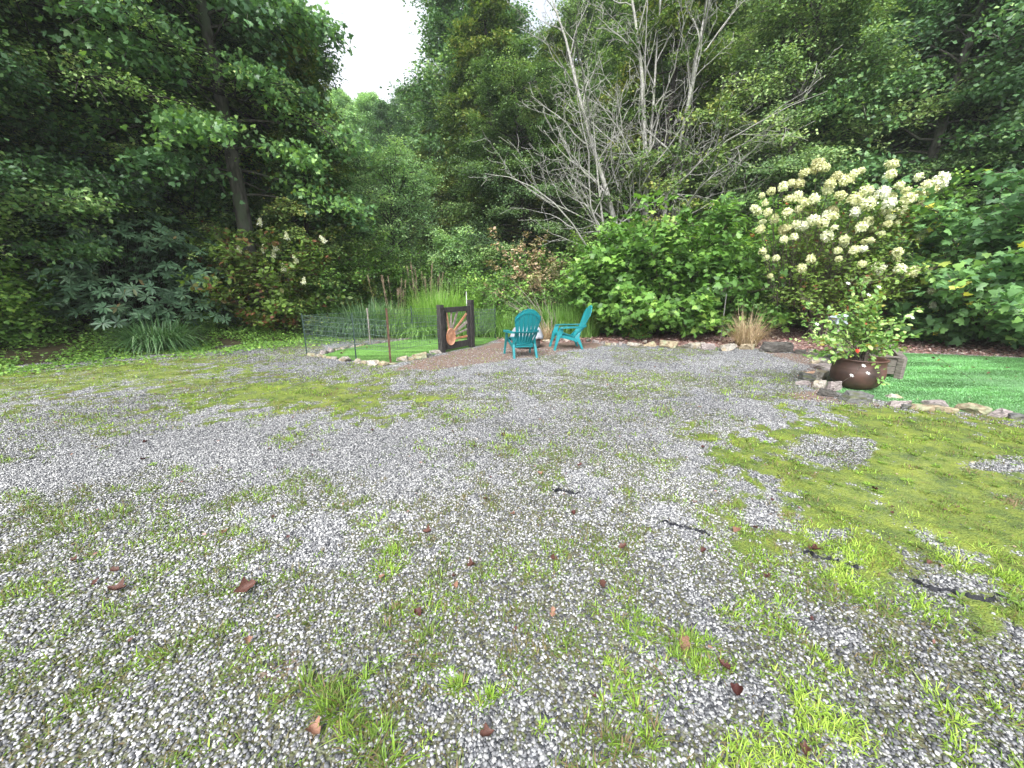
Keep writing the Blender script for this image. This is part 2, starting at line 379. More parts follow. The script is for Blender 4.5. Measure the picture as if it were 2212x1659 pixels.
def ground_mat():
    m, nt, b, out = nmat('gravel_ground')
    tc = N(nt, 'TexCoord'); v = tc.outputs['Object']
    at = lambda n: N(nt, 'Attribute', attribute_name=n).outputs['Fac']
    vo = N(nt, 'TexVoronoi'); vo.inputs['Scale'].default_value = 85; nt.links.new(v, vo.inputs['Vector'])
    sp = N(nt, 'SeparateColor'); nt.links.new(vo.outputs['Color'], sp.inputs[0])
    big = noise(nt, v, .9, 5); mid = noise(nt, v, 7, 5)
    gv = ramp(nt, sp.outputs[0], [(0, (.05, .055, .065)), (.3, (.13, .135, .15)), (.6, (.31, .315, .33)), (1, (.57, .575, .585))])
    dust = ramp(nt, big, [(.35, (.72, .72, .75)), (.62, (1.12, 1.12, 1.12))])
    gv = mix(nt, 1.0, gv, dust, 'MULTIPLY')
    rim = ramp(nt, vo.outputs['Distance'], [(.0, (1, 1, 1)), (.55, (.85, .85, .85)), (.8, (.35, .33, .31))])
    gv = mix(nt, .9, gv, rim, 'MULTIPLY')
    def fac(a, nz, k=.7):
        return ramp(nt, mth(nt, 'ADD', a, mth(nt, 'MULTIPLY', mth(nt, 'SUBTRACT', nz, .5), k)), [(.3, (0, 0, 0)), (.62, (1, 1, 1))])
    fine = noise(nt, v, 45, 4, .7); fine2 = noise(nt, v, 130, 3, .7)
    th = ramp(nt, fine, [(.32, (.07, .055, .038)), (.5, (.105, .105, .045)), (.68, (.125, .17, .045))])
    c = mix(nt, mth(nt, 'MULTIPLY', fac(at('grassy'), fine, 1.1), .75), gv, th)
    ms = ramp(nt, noise(nt, v, 3.5, 7, .75), [(.28, (.055, .06, .03)), (.42, (.10, .145, .035)), (.55, (.19, .235, .04)), (.66, (.26, .30, .045)), (.75, (.15, .12, .06))])
    ms = mix(nt, .8, ms, ramp(nt, fine2, [(.3, (.45, .5, .4)), (.7, (1.25, 1.25, 1.2))]), 'MULTIPLY')
    mf = ramp(nt, mth(nt, 'ADD', at('moss'), mth(nt, 'MULTIPLY', mth(nt, 'SUBTRACT', noise(nt, v, 34, 6, .8), .5), 1.9)), [(.28, (0, 0, 0)), (.75, (1, 1, 1))])
    c = mix(nt, mth(nt, 'MULTIPLY', mf, .93), c, ms)
    sl = ramp(nt, noise(nt, v, 14, 6, .7), [(.3, (.11, .065, .045)), (.52, (.20, .135, .105)), (.7, (.30, .24, .20))])
    c = mix(nt, mth(nt, 'MULTIPLY', fac(at('soil'), mid, .5), .95), c, sl)
    vo2 = N(nt, 'TexVoronoi'); vo2.inputs['Scale'].default_value = 24; nt.links.new(v, vo2.inputs['Vector'])
    sp2 = N(nt, 'SeparateColor'); nt.links.new(vo2.outputs['Color'], sp2.inputs[0])
    mc = ramp(nt, sp2.outputs[0], [(0, (.10, .05, .045)), (.4, (.22, .12, .11)), (.8, (.34, .22, .20)), (1, (.5, .42, .38))])
    c = mix(nt, fac(at('mulch'), mid, .3), c, mc)
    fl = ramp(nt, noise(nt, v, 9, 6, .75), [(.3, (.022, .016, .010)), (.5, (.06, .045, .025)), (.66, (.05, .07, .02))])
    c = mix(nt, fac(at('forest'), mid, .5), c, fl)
    nt.links.new(c, b.inputs['Base Color']); b.inputs['Roughness'].default_value = .88; b.inputs['Specular IOR Level'].default_value = .25
    hh = mth(nt, 'ADD', mth(nt, 'MULTIPLY', vo.outputs['Distance'], -1.0), mth(nt, 'MULTIPLY', fine2, .5))
    bump(nt, b, hh, .7, .012)
    return m
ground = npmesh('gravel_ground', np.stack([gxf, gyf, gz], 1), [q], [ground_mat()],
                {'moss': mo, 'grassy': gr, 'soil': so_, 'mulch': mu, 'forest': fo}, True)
tag(ground, 'grey gravel clearing with mossy and grassy patches', kind='structure')
# ------------------------------------------------------------------ pebbles
rng = np.random.default_rng(3)
def scatter(n, y0, y1, rg, marg=.6, k=1.42, p=1.0):
    y = y0 + (y1 - y0) * rg.random(n) ** p
    x = (rg.random(n) * 2 - 1) * (k * y + marg)
    keep = rg.random(n) < (k * y + marg) / (k * y1 + marg)
    return x[keep], y[keep]
def rotm(n, rg):
    qd = unit(rg.normal(size=(n, 4))); a, b, c, d = qd.T
    return np.stack([np.stack([1 - 2 * (c * c + d * d), 2 * (b * c - a * d), 2 * (b * d + a * c)], -1),
                     np.stack([2 * (b * c + a * d), 1 - 2 * (b * b + d * d), 2 * (c * d - a * b)], -1),
                     np.stack([2 * (b * d - a * c), 2 * (c * d + a * b), 1 - 2 * (b * b + c * c)], -1)], -2)
ph = (1 + 5 ** .5) / 2
ICO = np.array([(-1, ph, 0), (1, ph, 0), (-1, -ph, 0), (1, -ph, 0), (0, -1, ph), (0, 1, ph), (0, -1, -ph), (0, 1, -ph), (ph, 0, -1), (ph, 0, 1), (-ph, 0, -1), (-ph, 0, 1)]) / math.hypot(1, ph)
ICF = [(0, 11, 5), (0, 5, 1), (0, 1, 7), (0, 7, 10), (0, 10, 11), (1, 5, 9), (5, 11, 4), (11, 10, 2), (10, 7, 6), (7, 1, 8), (3, 9, 4), (3, 4, 2), (3, 2, 6), (3, 6, 8), (3, 8, 9), (4, 9, 5), (2, 4, 11), (6, 2, 10), (8, 6, 7), (9, 8, 1)]
CUB = np.array([(a, b, c) for a in (-1, 1) for b in (-1, 1) for c in (-1, 1)]) * .62
CUF = [(0, 1, 3, 2), (4, 6, 7, 5), (0, 4, 5, 1), (2, 3, 7, 6), (0, 2, 6, 4), (1, 5, 7, 3)]
peb = Leaves()
def pebbles(n, y0, y1, T, Fc, s0, s1, jit):
    x, y = scatter(n, y0, y1, rng)
    m_, g_, s_, u_, f_, st = masks(x, y)
    keep = rng.random(len(x)) > np.clip(m_ ** 1.5 * 1.05 + s_ * .75 + g_ ** 1.6 * .5 + f_ * 1.2 + u_ * .9, 0, .993)
    keep &= (sdpoly(PEN_TURF, x, y) < -.02) & (sdpoly(LAWN, x, y) < -.05)
    x, y = x[keep], y[keep]; n = len(x)
    s = s0 + (s1 - s0) * rng.random(n) ** 1.8
    sc3 = np.stack([s * (.75 + .6 * rng.random(n)), s * (.7 + .3 * rng.random(n)), s * (.45 + .35 * rng.random(n))], 1)
    for k in range(4):
        sl = slice(k, n, 4)
        Tk = T * (1 + jit * rng.normal(size=T.shape))
        nn = len(x[sl])
        yaw = rng.random(nn) * 2 * PI
        tl = unit(np.stack([rng.normal(size=nn) * .45, rng.normal(size=nn) * .45, np.ones(nn)], 1))
        M = frames(np.stack([np.cos(yaw), np.sin(yaw), 0 * yaw], 1), tl)
        P = np.stack([x[sl], y[sl], hgt(x[sl], y[sl]) + sc3[sl][:, 2] * .35 + .004 * rng.random(nn)], 1)
        dk = fbm(x[sl] * .8, y[sl] * .8, 77, 3)
        t = np.clip(rng.random(nn) * .95 + (dk - .5) * .35, 0, 1)
        peb.add((Tk, Fc), P, M, sc3[sl], t)
pebbles(210000, .45, 2.4, ICO, ICF, .0036, .0095, .2)
pebbles(520000, 2.4, 5.0, CUB, CUF, .0045, .0095, .22)
pebbles(300000, 5.0, 9.5, CUB, CUF, .0055, .0105, .22)
pm = tintmat('pebble_stone', [(0, (.04, .042, .047)), (.22, (.095, .097, .105)), (.5, (.215, .215, .222)), (.75, (.345, .345, .345)), (1, (.54, .535, .525))], .62, .35)
po = peb.build('gravel_stones', pm)
tag(po, 'loose crushed grey and white gravel stones over the clearing', 'gravel', kind='stuff')
# ------------------------------------------------------------------ sparse grass and moss blades
def grassblades(L, x, y, ln, w, tint, spread=.9, droop=.35, seg=2):
    n = len(x); a = rng.random(n) * 2 * PI; e = spread * rng.random(n)
    D = np.stack([np.cos(a) * e, np.sin(a) * e, np.ones(n) * .8], 1)
    P = np.stack([x, y, hgt(x, y)], 1)
    blades(L, P, D, ln, w, droop + .5 * rng.random(n), tint, seg)
GREEN_RAMP = [(0, (.20, .14, .09)), (.18, (.14, .115, .055)), (.38, (.085, .125, .03)), (.62, (.13, .22, .035)), (.84, (.21, .33, .045)), (1, (.31, .41, .08))]
gmat = leafmat('grass_blade', GREEN_RAMP, .55, .35, .3)
gl = Leaves()
for (cnt_, ya, yb, lm_, wm_) in ((560000, .5, 3.3, 1.0, 1.0), (900000, 3.3, 9.5, 1.35, 1.6)):
    x, y = scatter(cnt_, ya, yb, rng)
    m_, g_, s_, u_, f_, st = masks(x, y)
    inl = (sdpoly(PEN_TURF, x, y) < 0) & (sdpoly(LAWN, x, y) < 0)
    tuft_ = sm(.45, .7, fbm(x * 8, y * 8, 91, 3))
    keep = inl & (rng.random(len(x)) < np.clip(g_ * (.10 + .75 * tuft_) + st * .35, 0, 1) * .75) & (f_ < .6)
    xx, yy = x[keep], y[keep]; n = len(xx); tf = tuft_[keep]; stt = st[keep]
    hue = fbm(xx * 2.2, yy * 2.2, 61, 3)
    ti = np.clip(.08 + .08 * (ya > 3) + (hue - .25) * .9 + .27 * stt + .17 * tf + rng.normal(size=n) * .17, 0, 1)
    ti = np.where(rng.random(n) < .38 - .3 * stt, rng.random(n) * .3, ti)
    grassblades(gl, xx, yy, lm_ * (.014 + .04 * rng.random(n)) * (.7 + .8 * tf + .5 * stt), wm_ * (.003 + .0035 * rng.random(n)), ti, 1.5, .25)
gs = gl.build('sparse_grass', gmat); tag(gs, 'patchy short grass and dry blades growing up through the gravel', 'grass', kind='stuff')
ml = Leaves()
x, y = scatter(1100000, 1.0, 9.5, rng)
m_, g_, s_, u_, f_, st = masks(x, y)
keep = (rng.random(len(x)) < m_ * (.3 + .65 * sm(.4, .65, fbm(x * 6, y * 6, 95, 3)))) & (sdpoly(PEN_TURF, x, y) < 0) & (sdpoly(LAWN, x, y) < 0) & (m_ > .12)
xx, yy = x[keep], y[keep]; n = len(xx)
hue = fbm(xx * 1.7, yy * 1.7, 65, 4); tf = sm(.5, .75, fbm(xx * 5, yy * 5, 95, 3))
ti = np.clip(.44 + (hue - .5) * 2.2 - .12 * tf + rng.normal(size=n) * .13, 0, 1)
ti = np.where(rng.random(n) < .12, rng.random(n) * .35, ti)
grassblades(ml, xx, yy, (.010 + .016 * rng.random(n)) * (1 + 2.6 * tf), .004 + .004 * rng.random(n), ti, 1.8, .2)
mmat = leafmat('moss_blade', [(0, (.18, .13, .08)), (.16, (.11, .11, .04)), (.36, (.09, .165, .04)), (.55, (.18, .26, .045)), (.78, (.27, .36, .055)), (1, (.34, .46, .10))], .6, .3, .2)
mo_ = ml.build('moss_mat', mmat); tag(mo_, 'yellow-green moss and creeping weeds matted over the ground', 'moss', kind='stuff')
wl = Leaves()
cx, cy2 = scatter(9000, 1.2, 9.0, rng); m_, g_, s_, u_, f_, st = masks(cx, cy2); k = (rng.random(len(cx)) < (m_ * .55 + g_ * .02)) & (sdpoly(PEN_TURF, cx, cy2) < 0) & (sdpoly(LAWN, cx, cy2) < 0); cx, cy2 = cx[k][:1500], cy2[k][:1500]
m2 = 14; kk = np.repeat(np.arange(len(cx)), m2); a = rng.random(len(kk)) * 2 * PI; el = .15 + .6 * rng.random(len(kk)); rad = .012 * rng.random(len(kk))
P = np.stack([cx[kk] + np.cos(a) * rad, cy2[kk] + np.sin(a) * rad, hgt(cx[kk], cy2[kk]) + .004 + .012 * rng.random(len(kk))], 1)
ax = np.stack([np.cos(a) * np.cos(el), np.sin(a) * np.cos(el), np.sin(el)], 1)
wl.add(STRAP, P, frames(ax, np.array([0, 0, 1.]) + rng.normal(size=ax.shape) * .2), (.016 + .022 * rng.random(len(cx)))[kk] * (.7 + .5 * rng.random(len(kk))) * np.array(1.), np.clip((.34 + .36 * rng.random(len(cx)))[kk] + rng.normal(size=len(kk)) * .1, 0, 1))
o = wl.build('ground_weeds', gmat); tag(o, 'small rosette weeds dotted through the moss and gravel', 'weeds', kind='stuff')
# ------------------------------------------------------------------ artificial lawns
def lawn(name, poly, label, z, col, blades_n, seed):
    rg = np.random.default_rng(seed)
    me = bpy.data.meshes.new(name); bm = bmesh.new()
    x0 = min(p[0] for p in poly); x1 = max(p[0] for p in poly); y0 = min(p[1] for p in poly); y1 = max(p[1] for p in poly)
    vs = [bm.verts.new((p[0], p[1], float(hgt(p[0], p[1])) + z)) for p in poly]
    vb = [bm.verts.new((p[0], p[1], float(hgt(p[0], p[1])) - .05)) for p in poly]
    bm.faces.new(vs); n = len(vs)
    for i in range(n): bm.faces.new((vs[i], vb[i], vb[(i + 1) % n], vs[(i + 1) % n]))
    bmesh.ops.triangulate(bm, faces=bm.faces[:]); bmesh.ops.recalc_face_normals(bm, faces=bm.faces[:])
    bm.to_mesh(me); bm.free()
    m, nt, b, out = nmat(name)
    tc = N(nt, 'TexCoord'); v = tc.outputs['Object']
    mp = N(nt, 'Mapping'); mp.inputs['Scale'].default_value = (1, 5, 1); mp.inputs['Rotation'].default_value = (0, 0, .15); nt.links.new(v, mp.inputs[0])
    c = ramp(nt, noise(nt, mp.outputs[0], 1.2, 4), [(.3, tuple(k * .75 for k in col)), (.7, tuple(k * 1.25 for k in col))])
    c = mix(nt, .8, c, ramp(nt, noise(nt, v, 160, 3, .7), [(.3, (.45, .5, .45)), (.7, (1.3, 1.25, 1.2))]), 'MULTIPLY')
    nt.links.new(c, b.inputs['Base Color']); b.inputs['Roughness'].default_value = .7
    bump(nt, b, noise(nt, v, 160, 3), .8, .01)
    o = link(name, me, [m])
    tag(o, label, 'artificial turf')
    L = Leaves(); x = x0 + (min(x1, 15) - x0) * rg.random(blades_n); y = y0 + (y1 - y0) * rg.random(blades_n)
    k = sdpoly(poly, x, y) > .015; x, y = x[k], y[k]; n = len(x)
    a = 2.9 + rg.normal(size=n) * .9; e = .5 + .6 * rg.random(n)
    D = np.stack([np.cos(a) * e, np.sin(a) * e, np.ones(n)], 1)
    st_ = fbm(x * .9, y * 4, 9, 3)
    blades(L, np.stack([x, y, hgt(x, y) + z - .004], 1), D, .018 + .016 * rg.random(n), .007 + .006 * rg.random(n), .2 * np.ones(n), np.clip((st_ - .5) * 1.6 + .5 + rg.normal(size=n) * .2, 0, 1), 2)
    lm = leafmat(name + '_pile', [(0, tuple(k * .6 for k in col)), (.5, col), (1, tuple(min(1, k * 1.6) for k in col))], .5, .25, .3)
    L.build('turf_pile', lm, o)
    return o
lawn('turf_mat', PEN_TURF, 'bright green artificial turf inside the low wire pen', .012, (.10, .20, .05), 150000, 5)
lawn('turf_lawn', LAWN, 'wide emerald artificial turf lawn to the right of the iron pot', .012, (.165, .325, .155), 420000, 6)
# ------------------------------------------------------------------ stones
def rock_mesh(rg, sx, sy, sz, n=16, slab=.5):
    bm = bmesh.new()
    for i in range(n):
        a = rg.random() * 2 * PI; r = (.78 + .3 * rg.random())
        z = rg.choice([-1, 1]) * (slab + (1 - slab) * rg.random()) if slab > 0 else rg.random() * 2 - 1
        rr = r * (1 - .3 * abs(z) * (1 - slab) - (.18 if z > 0 else 0) * rg.random())
        c, s_ = math.cos(a), math.sin(a)
        p = .72
        bm.verts.new((sx / 2 * rr * math.copysign(abs(c) ** p, c), sy / 2 * rr * math.copysign(abs(s_) ** p, s_), sz / 2 * z * (.8 + .3 * rg.random())))
    bmesh.ops.convex_hull(bm, input=bm.verts[:])
    for v in [v for v in bm.verts if not v.link_faces]: bm.verts.remove(v)
    bmesh.ops.subdivide_edges(bm, edges=bm.edges[:], cuts=2, use_grid_fill=True)
    for v in bm.verts:
        k = min(sx, sy, sz)
        v.co += Vector((rg.normal(), rg.normal(), rg.normal())) * k * .035
    me = bpy.data.meshes.new('stone'); bm.to_mesh(me); bm.free(); return me
SM = {
 'pale': surf('pale_fieldstone', (.17, .15, .125), (.46, .43, .38), 18, .9, 1.0, .02, c3=(.36, .30, .2)),
 'tan': surf('tan_fieldstone', (.17, .13, .08), (.42, .35, .24), 16, .9, 1.0, .02, c3=(.30, .31, .2)),
 'grey': surf('grey_fieldstone', (.06, .06, .06), (.21, .21, .2), 16, .9, 1.0, .02, stretch=(1, 1, 5), c3=(.13, .14, .08)),
 'dark': surf('dark_fieldstone', (.035, .033, .03), (.13, .12, .11), 12, .9, 1.0, .02, stretch=(1, 1, 4)),
 'orange': surf('orange_fieldstone', (.45, .25, .15), (.62, .42, .3), 16, .9, 1.0, .02),
 'pink': surf('pink_fieldstone', (.17, .14, .135), (.40, .35, .335), 16, .9, 1.0, .02, stretch=(1, 1, 5))}
srg = np.random.default_rng(17)
def stone(loc, size, mat, label, group=None, rz=None, tilt=.08, slab=.5, sink=.25):
    me = rock_mesh(srg, *size, slab=slab)
    o = link('stone', me, [SM[mat]])
    z = float(hgt(loc[0], loc[1])) + size[2] * (.5 - sink) + (loc[2] if len(loc) > 2 else 0)
    o.location = (loc[0], loc[1], z)
    o.rotation_euler = (srg.normal() * tilt, srg.normal() * tilt, srg.random() * PI if rz is None else rz)
    tag(o, label, 'stone', group); return o
def row(pix, sizes, mats, label, group, hmul=.4, depth=.65, z0=0):
    pts = [Vector(G(*p)) for p in pix]; seg = [(b - a).length for a, b in zip(pts, pts[1:])]; tot = sum(seg); d = 0
    while d < tot:
        s = sizes[0] + (sizes[1] - sizes[0]) * srg.random()
        m_ = d + s / 2; k = 0
        while k < len(seg) - 1 and m_ > seg[k]: m_ -= seg[k]; k += 1
        p = pts[k].lerp(pts[k + 1], min(1, m_ / seg[k])); dr = pts[k + 1] - pts[k]
        hh = s * hmul * (.7 + .6 * srg.random())
        stone((p.x + srg.normal() * .015, p.y + srg.normal() * .015, z0), (s * 1.08, s * depth * (.8 + .4 * srg.random()), hh), mats[int(srg.random() * len(mats))], label, group, math.atan2(dr.y, dr.x) + srg.normal() * .15)
        d += s * .97
row([(668, 767), (722, 776), (762, 783), (800, 788), (828, 790)], (.14, .30), ['pale', 'tan', 'pale'], 'small pale stone in the curb in front of the pen turf', 'small stones edging the front of the pen')
row([(692, 768), (742, 755), (800, 745)], (.16, .34), ['pale', 'pink', 'tan'], 'flat pale stone edging the back left side of the pen turf', 'flat stones edging the back of the pen')
row([(803, 744), (890, 732), (948, 726)], (.10, .22), ['pale', 'grey', 'pink'], 'small pale rubble stone behind the pen turf', 'rubble stones behind the pen')
row([(890, 728), (960, 723)], (.10, .2), ['pale', 'grey'], 'small grey rubble stone piled behind the pen', 'rubble heap behind the pen')
for (px, py, sx, sz, mt, lb) in [(843, 788, .34, .05, 'tan', 'long thin tan slab at the foot of the brown pen stake'), (869, 782, .26, .19, 'pale', 'upright white triangular rock beside the brown pen stake'),
        (884, 780, .22, .13, 'pale', 'low pale rock between the white triangular rock and the big cream block'), (907, 774, .38, .17, 'tan', 'big cream block in the pen border left of the gate'),
        (925, 770, .2, .1, 'grey', 'small grey rock tucked beside the big cream block'), (943, 764, .38, .11, 'pale', 'slanting pale slab at the foot of the left gate post')]:
    stone(G(px, py), (sx * 1.15, sx * .55, sz), mt, lb, rz=.45, slab=.25)
# mulch border, left to right
BR = [(1180, 738, .34, .09, 'pale'), (1222, 737, .26, .09, 'pale'), (1287, 741, .25, .12, 'pink'), (1300, 744, .22, .11, 'pink'), (1313, 746, .22, .1, 'tan'), (1271, 739, .2, .13, 'grey'), (1326, 746, .14, .1, 'pale'),
      (1340, 747, .12, .13, 'pink')]
for px, py, sx, sz, mt in BR: stone(G(px, py), (sx, sx * .6, sz), mt, 'small jumbled stone beside the empty right-hand chair', 'jumbled stones by the right-hand chair', slab=.3)
LB = [(1371, 750, .62, .12, 'pale', 'wedge-shaped pale rock starting the mulch border'), (1402, 749, .62, .15, 'tan', 'tan block with mossy face, second in the mulch border'), (1442, 751, .72, .19, 'tan', 'square-cut mossy tan block in the mulch border'),
      (1497, 753, .95, .18, 'pale', 'long whitish slab in the middle of the mulch border'), (1528, 756, .5, .17, 'pink', 'grey-pink rock right of the long whitish slab'), (1568, 759, .66, .19, 'pale', 'round cream rock left of the dry grass clump'),
      (1612, 757, .58, .16, 'tan', 'brown-stained rock just under the dry grass clump'), (1678, 762, 1.15, .27, 'dark', 'big dark weathered boulder at the corner of the mulch border'), (1727, 766, .4, .12, 'dark', 'small dark flat rock right of the big boulder'),
      (1752, 764, .32, .1, 'pale', 'small white flat rock near the wooden planter')]
for px, py, sx, sz, mt, lb in LB: stone(G(px, py - 2), (sx * .82, sx * .4, sz), mt, lb, rz=-.06 + .05 * srg.normal(), slab=.55, tilt=.05, sink=.12)
PS = [(1770, 785, .5, .12, 'pale', 'pale slab at the far end of the rock pile by the pot'), (1775, 797, .55, .12, 'pink', 'pinkish layered slab in the rock pile by the pot'), (1748, 812, .5, .09, 'orange', 'flat orange-topped slab in the rock pile'),
      (1750, 820, .55, .13, 'grey', 'grey layered slab under the orange-topped one'), (1788, 808, .34, .12, 'pink', 'grey-pink slab behind the pale block near the pot'), (1778, 823, .42, .2, 'pale', 'chunky pale block in the rock pile by the pot'), (1801, 826, .24, .28, 'grey', 'upright dark grey rock leaning on the iron pot'),
      (1771, 837, .3, .13, 'pale', 'small white angular rock at the front of the rock pile'), (1800, 843, .36, .17, 'pink', 'pointed pinkish rock in front of the iron pot'), (1793, 855, .42, .1, 'dark', 'flat dark rock lying in front of the pointed one'),
      (1732, 830, .3, .06, 'pink', 'thin flat stone half sunk in gravel by the rock pile'), (1838, 866, .62, .13, 'grey', 'long grey layered rock edging the lawn below the pot'),
      (1929, 860, .28, .06, 'pale', 'thin white slab lying on the lawn edge'), (1940, 879, .42, .11, 'pink', 'pinkish slab at the left of the lawn edge stones'), (1958, 884, .2, .08, 'grey', 'small grey stone under the pinkish slab'),
      (1992, 885, .34, .08, 'tan', 'low tan stone between two slabs on the lawn edge'), (2018, 877, .38, .1, 'pink', 'dark-sided slab raised behind the lawn edge stones'), (2043, 888, .38, .07, 'tan', 'smooth oval tan stone on the lawn edge'),
      (2101, 889, .46, .11, 'tan', 'broad tan block on the lawn edge toward the right'), (2158, 898, .4, .09, 'pink', 'greyish-pink slab near the right frame edge'), (2185, 902, .3, .08, 'grey', 'last grey rock of the lawn edge at far right')]
for px, py, sx, sz, mt, lb in PS: stone(G(px, py), (sx * .85, sx * .55, sz), mt, lb, rz=-.15 + .15 * srg.normal(), slab=.55, tilt=.08, sink=.15)
stone(G(1394, 742), (.11, .1, .14), 'pale', 'small upright white stone below the big leafy shrub', slab=.2)
for px, py in [(1030, 948), (1745, 1093), (1290, 1003), (1710, 1150), (2100, 1000)]:
    stone(G(px, py), (.05, .035, .02), 'pale', 'small pale cobble loose in the gravel', 'loose cobbles in the gravel', slab=.2)
# ------------------------------------------------------------------ pen: stakes and wire
wire = surf('green_wire', (.07, .11, .10), (.13, .18, .16), 20, .5, 0)
steel = surf('green_steel', (.012, .03, .025), (.03, .055, .045), 20, .5, 0)
rust = surf('rusty_steel', (.05, .028, .02), (.12, .065, .045), 20, .85, .3, .003)
wood_old = surf('weathered_wood', (.16, .14, .12), (.34, .31, .28), 14, .85, .5, .004, stretch=(3, 3, .5))
white_p = surf('white_plastic', (.6, .6, .6), (.75, .75, .74), 10, .5, 0)
def stake(px, py, h, mat, label, r=.014, tee=True, lean=(0, 0)):
    p = G(px, py); t = MB()
    if tee:
        t.box(-r, r, -.002, .002, 0, h); t.box(-.002, .002, .002, r * 1.4, 0, h)
        for i in range(int(h / .06)): t.box(-.003, .003, -.008, -.002, .04 + i * .06, .055 + i * .06)
    else: t.lathe([(r, 0), (r, h - .01), (r * .6, h)], 10)
    o = t.build('stake', mat); o.location = (p[0], p[1], -.01); o.rotation_euler = (lean[0], lean[1], 0)
    tag(o, label, 'stake'); return p
H0 = .90
s1 = stake(663, 765, .93, steel, 'dark green steel stake at the left corner of the pen')
s2 = stake(770, 780, .98, steel, 'dark green steel stake in the middle of the pen front')
s3 = stake(844, 787, 1.1, rust, 'rusty brown steel stake at the front right of the pen', .02)
s4 = stake(800, 745, .96, wood_old, 'weathered grey wooden stake at the back of the pen', .022, False)
s5 = stake(892, 731, .95, steel, 'dark green steel stake at the back of the pen near the gate')
s6 = stake(1070, 732, .93, steel, 'dark green steel stake behind the left-hand chair, right of the gate', lean=(0, .0))
stake(934, 728, .38, white_p, 'short white plastic rod just left of the gate', .009, False)
stake(1010, 726, 1.35, white_p, 'thin white rod rising behind the right gate post', .012, False)
gL = Vector(G(955, 763)); gR = Vector(G(1019, 750))
def wire_panel(a, b, label, z0=.26, z1=.86):
    a = Vector(a); b = Vector(b); Ln = (b - a).length; t = Leaves()
    e = empty('wire_fence', (a.x, a.y, 0), math.atan2(b.y - a.y, b.x - a.x)); tag(e, label, 'wire fence', 'wire fence panels of the pen')
    n = int(Ln / .052); xs_ = np.linspace(.02, Ln - .02, n)
    P = np.zeros((n, 4, 3)); P[:, :, 0] = xs_[:, None] + .004 * rng.normal(size=(n, 4)); P[:, :, 2] = np.linspace(z0, z1, 4); P[:, :, 1] = .01 * rng.normal(size=(n, 1))
    tubes(t, P, np.full((n, 4), .0024), 3)
    t.build('vertical_wires', wire, e)
    t = Leaves(); zz = np.linspace(z0, z1, 7); P = np.zeros((7, 9, 3)); P[:, :, 0] = np.linspace(0, Ln, 9); P[:, :, 2] = zz[:, None] + .008 * np.sin(np.linspace(0, 5, 9))[None]
    tubes(t, P, np.full((7, 9), .0036), 4)
    t.build('horizontal_wires', wire, e)
wire_panel(s1, s2, 'left wire panel on the front of the pen'); wire_panel(s2, s3, 'short wire panel between green and rusty stakes')
wire_panel(s3, gL, 'wire panel from the rusty stake to the gate'); wire_panel(s1, s4, 'wire panel along the back left of the pen')
wire_panel(s4, s5, 'wire panel behind the turf at the back of the pen'); wire_panel(s5, s6, 'wire panel running behind the gate'); wire_panel(gR, s6, 'wire panel right of the gate')
# ------------------------------------------------------------------ gate
gwood = surf('charred_wood', (.018, .017, .017), (.06, .055, .052), 18, .8, .5, .004, stretch=(4, 4, .6))
gdir = (gR - gL); GW = gdir.length; ga = math.atan2(gdir.y, gdir.x)
def gpost(p, h, label, dx):
    t = MB(); t.box(-.06, .06, -.06, .06, -.02, h - .1); t.box(-.052, .052, -.052, .052, h - .1, h - .085); t.box(-.06, .06, -.06, .06, h - .085, h)
    o = t.build('gate_post', gwood, bevel=.005); o.location = (p.x, p.y, 0); o.rotation_euler = (0, 0, ga); tag(o, label, 'post')
gpost(gL, 1.09, 'black wooden post on the left side of the sun gate', 0); gpost(gR, 1.17, 'black wooden post with block cap on the right side of the sun gate', 0)
ge = empty('garden_gate', (gL.x, gL.y, 0), ga); tag(ge, 'black framed wooden gate with a carved rising sun and rays', 'gate')
x0, x1, z0, z1 = .085, GW - .075, .06, 1.03
t = MB(); fw = .085
t.box(x0, x0 + fw, -.025, .02, z0, z1); t.box(x1 - fw, x1, -.025, .02, z0, z1); t.box(x0 + fw, x1 - fw, -.023, .018, z0, z0 + .15); t.box(x0 + fw, x1 - fw, -.023, .018, z1 - .12, z1)
t.build('gate_frame', gwood, ge, bevel=.004)
cedar = surf('orange_cedar', (.30, .13, .07), (.62, .34, .22), 9, .7, .3, .003, stretch=(1, 1, 1), c3=(.45, .2, .1))
greyw = surf('grey_driftwood', (.17, .14, .12), (.36, .31, .27), 12, .8, .4, .003, stretch=(2, 2, 1))
ix0, ix1, iz0, iz1 = x0 + fw, x1 - fw, z0 + .15, z1 - .12
cxs, czs = ix0 + .12, iz0 + .14
for k, (ex, ez, ww, mt) in enumerate([(ix0 + .03, iz1, .045, cedar), (ix0 + .20, iz1, .05, greyw), (ix0 + .40, iz1, .055, greyw), (ix1 - .01, iz1 - .06, .055, cedar), (ix1, iz0 + .44, .07, greyw), (ix1, iz0 + .26, .04, greyw), (ix1, iz0 + .09, .05, cedar)]):
    d = Vector((ex - cxs, 0, ez - czs)).normalized(); st_ = Vector((cxs, 0, czs)) + d * .1
    if k == 6: st_ = Vector((cxs + .1, 0, iz0 + .08))
    t = MB(); t.bar(st_, (ex, 0, ez), ww, .022, up=(0, 1, 0)); o = t.build('sun_ray', mt, ge, bevel=.004)
t = MB(); M = Matrix.Translation((cxs, -.03, czs)) @ Matrix.Rotation(PI / 2, 4, 'X') @ Matrix.Diagonal((.155, .2, 1, 1))
t.lathe([(.3, .015), (.55, .005), (.84, -.004), (.93, .012), (1, 0), (1, -.03)][::-1] if False else [(1, -.03), (1, .008), (.95, .014), (.88, .004), (.6, -.002), (.2, .004)], 36, M)
t.build('sun_disc', cedar, ge, smooth=False)
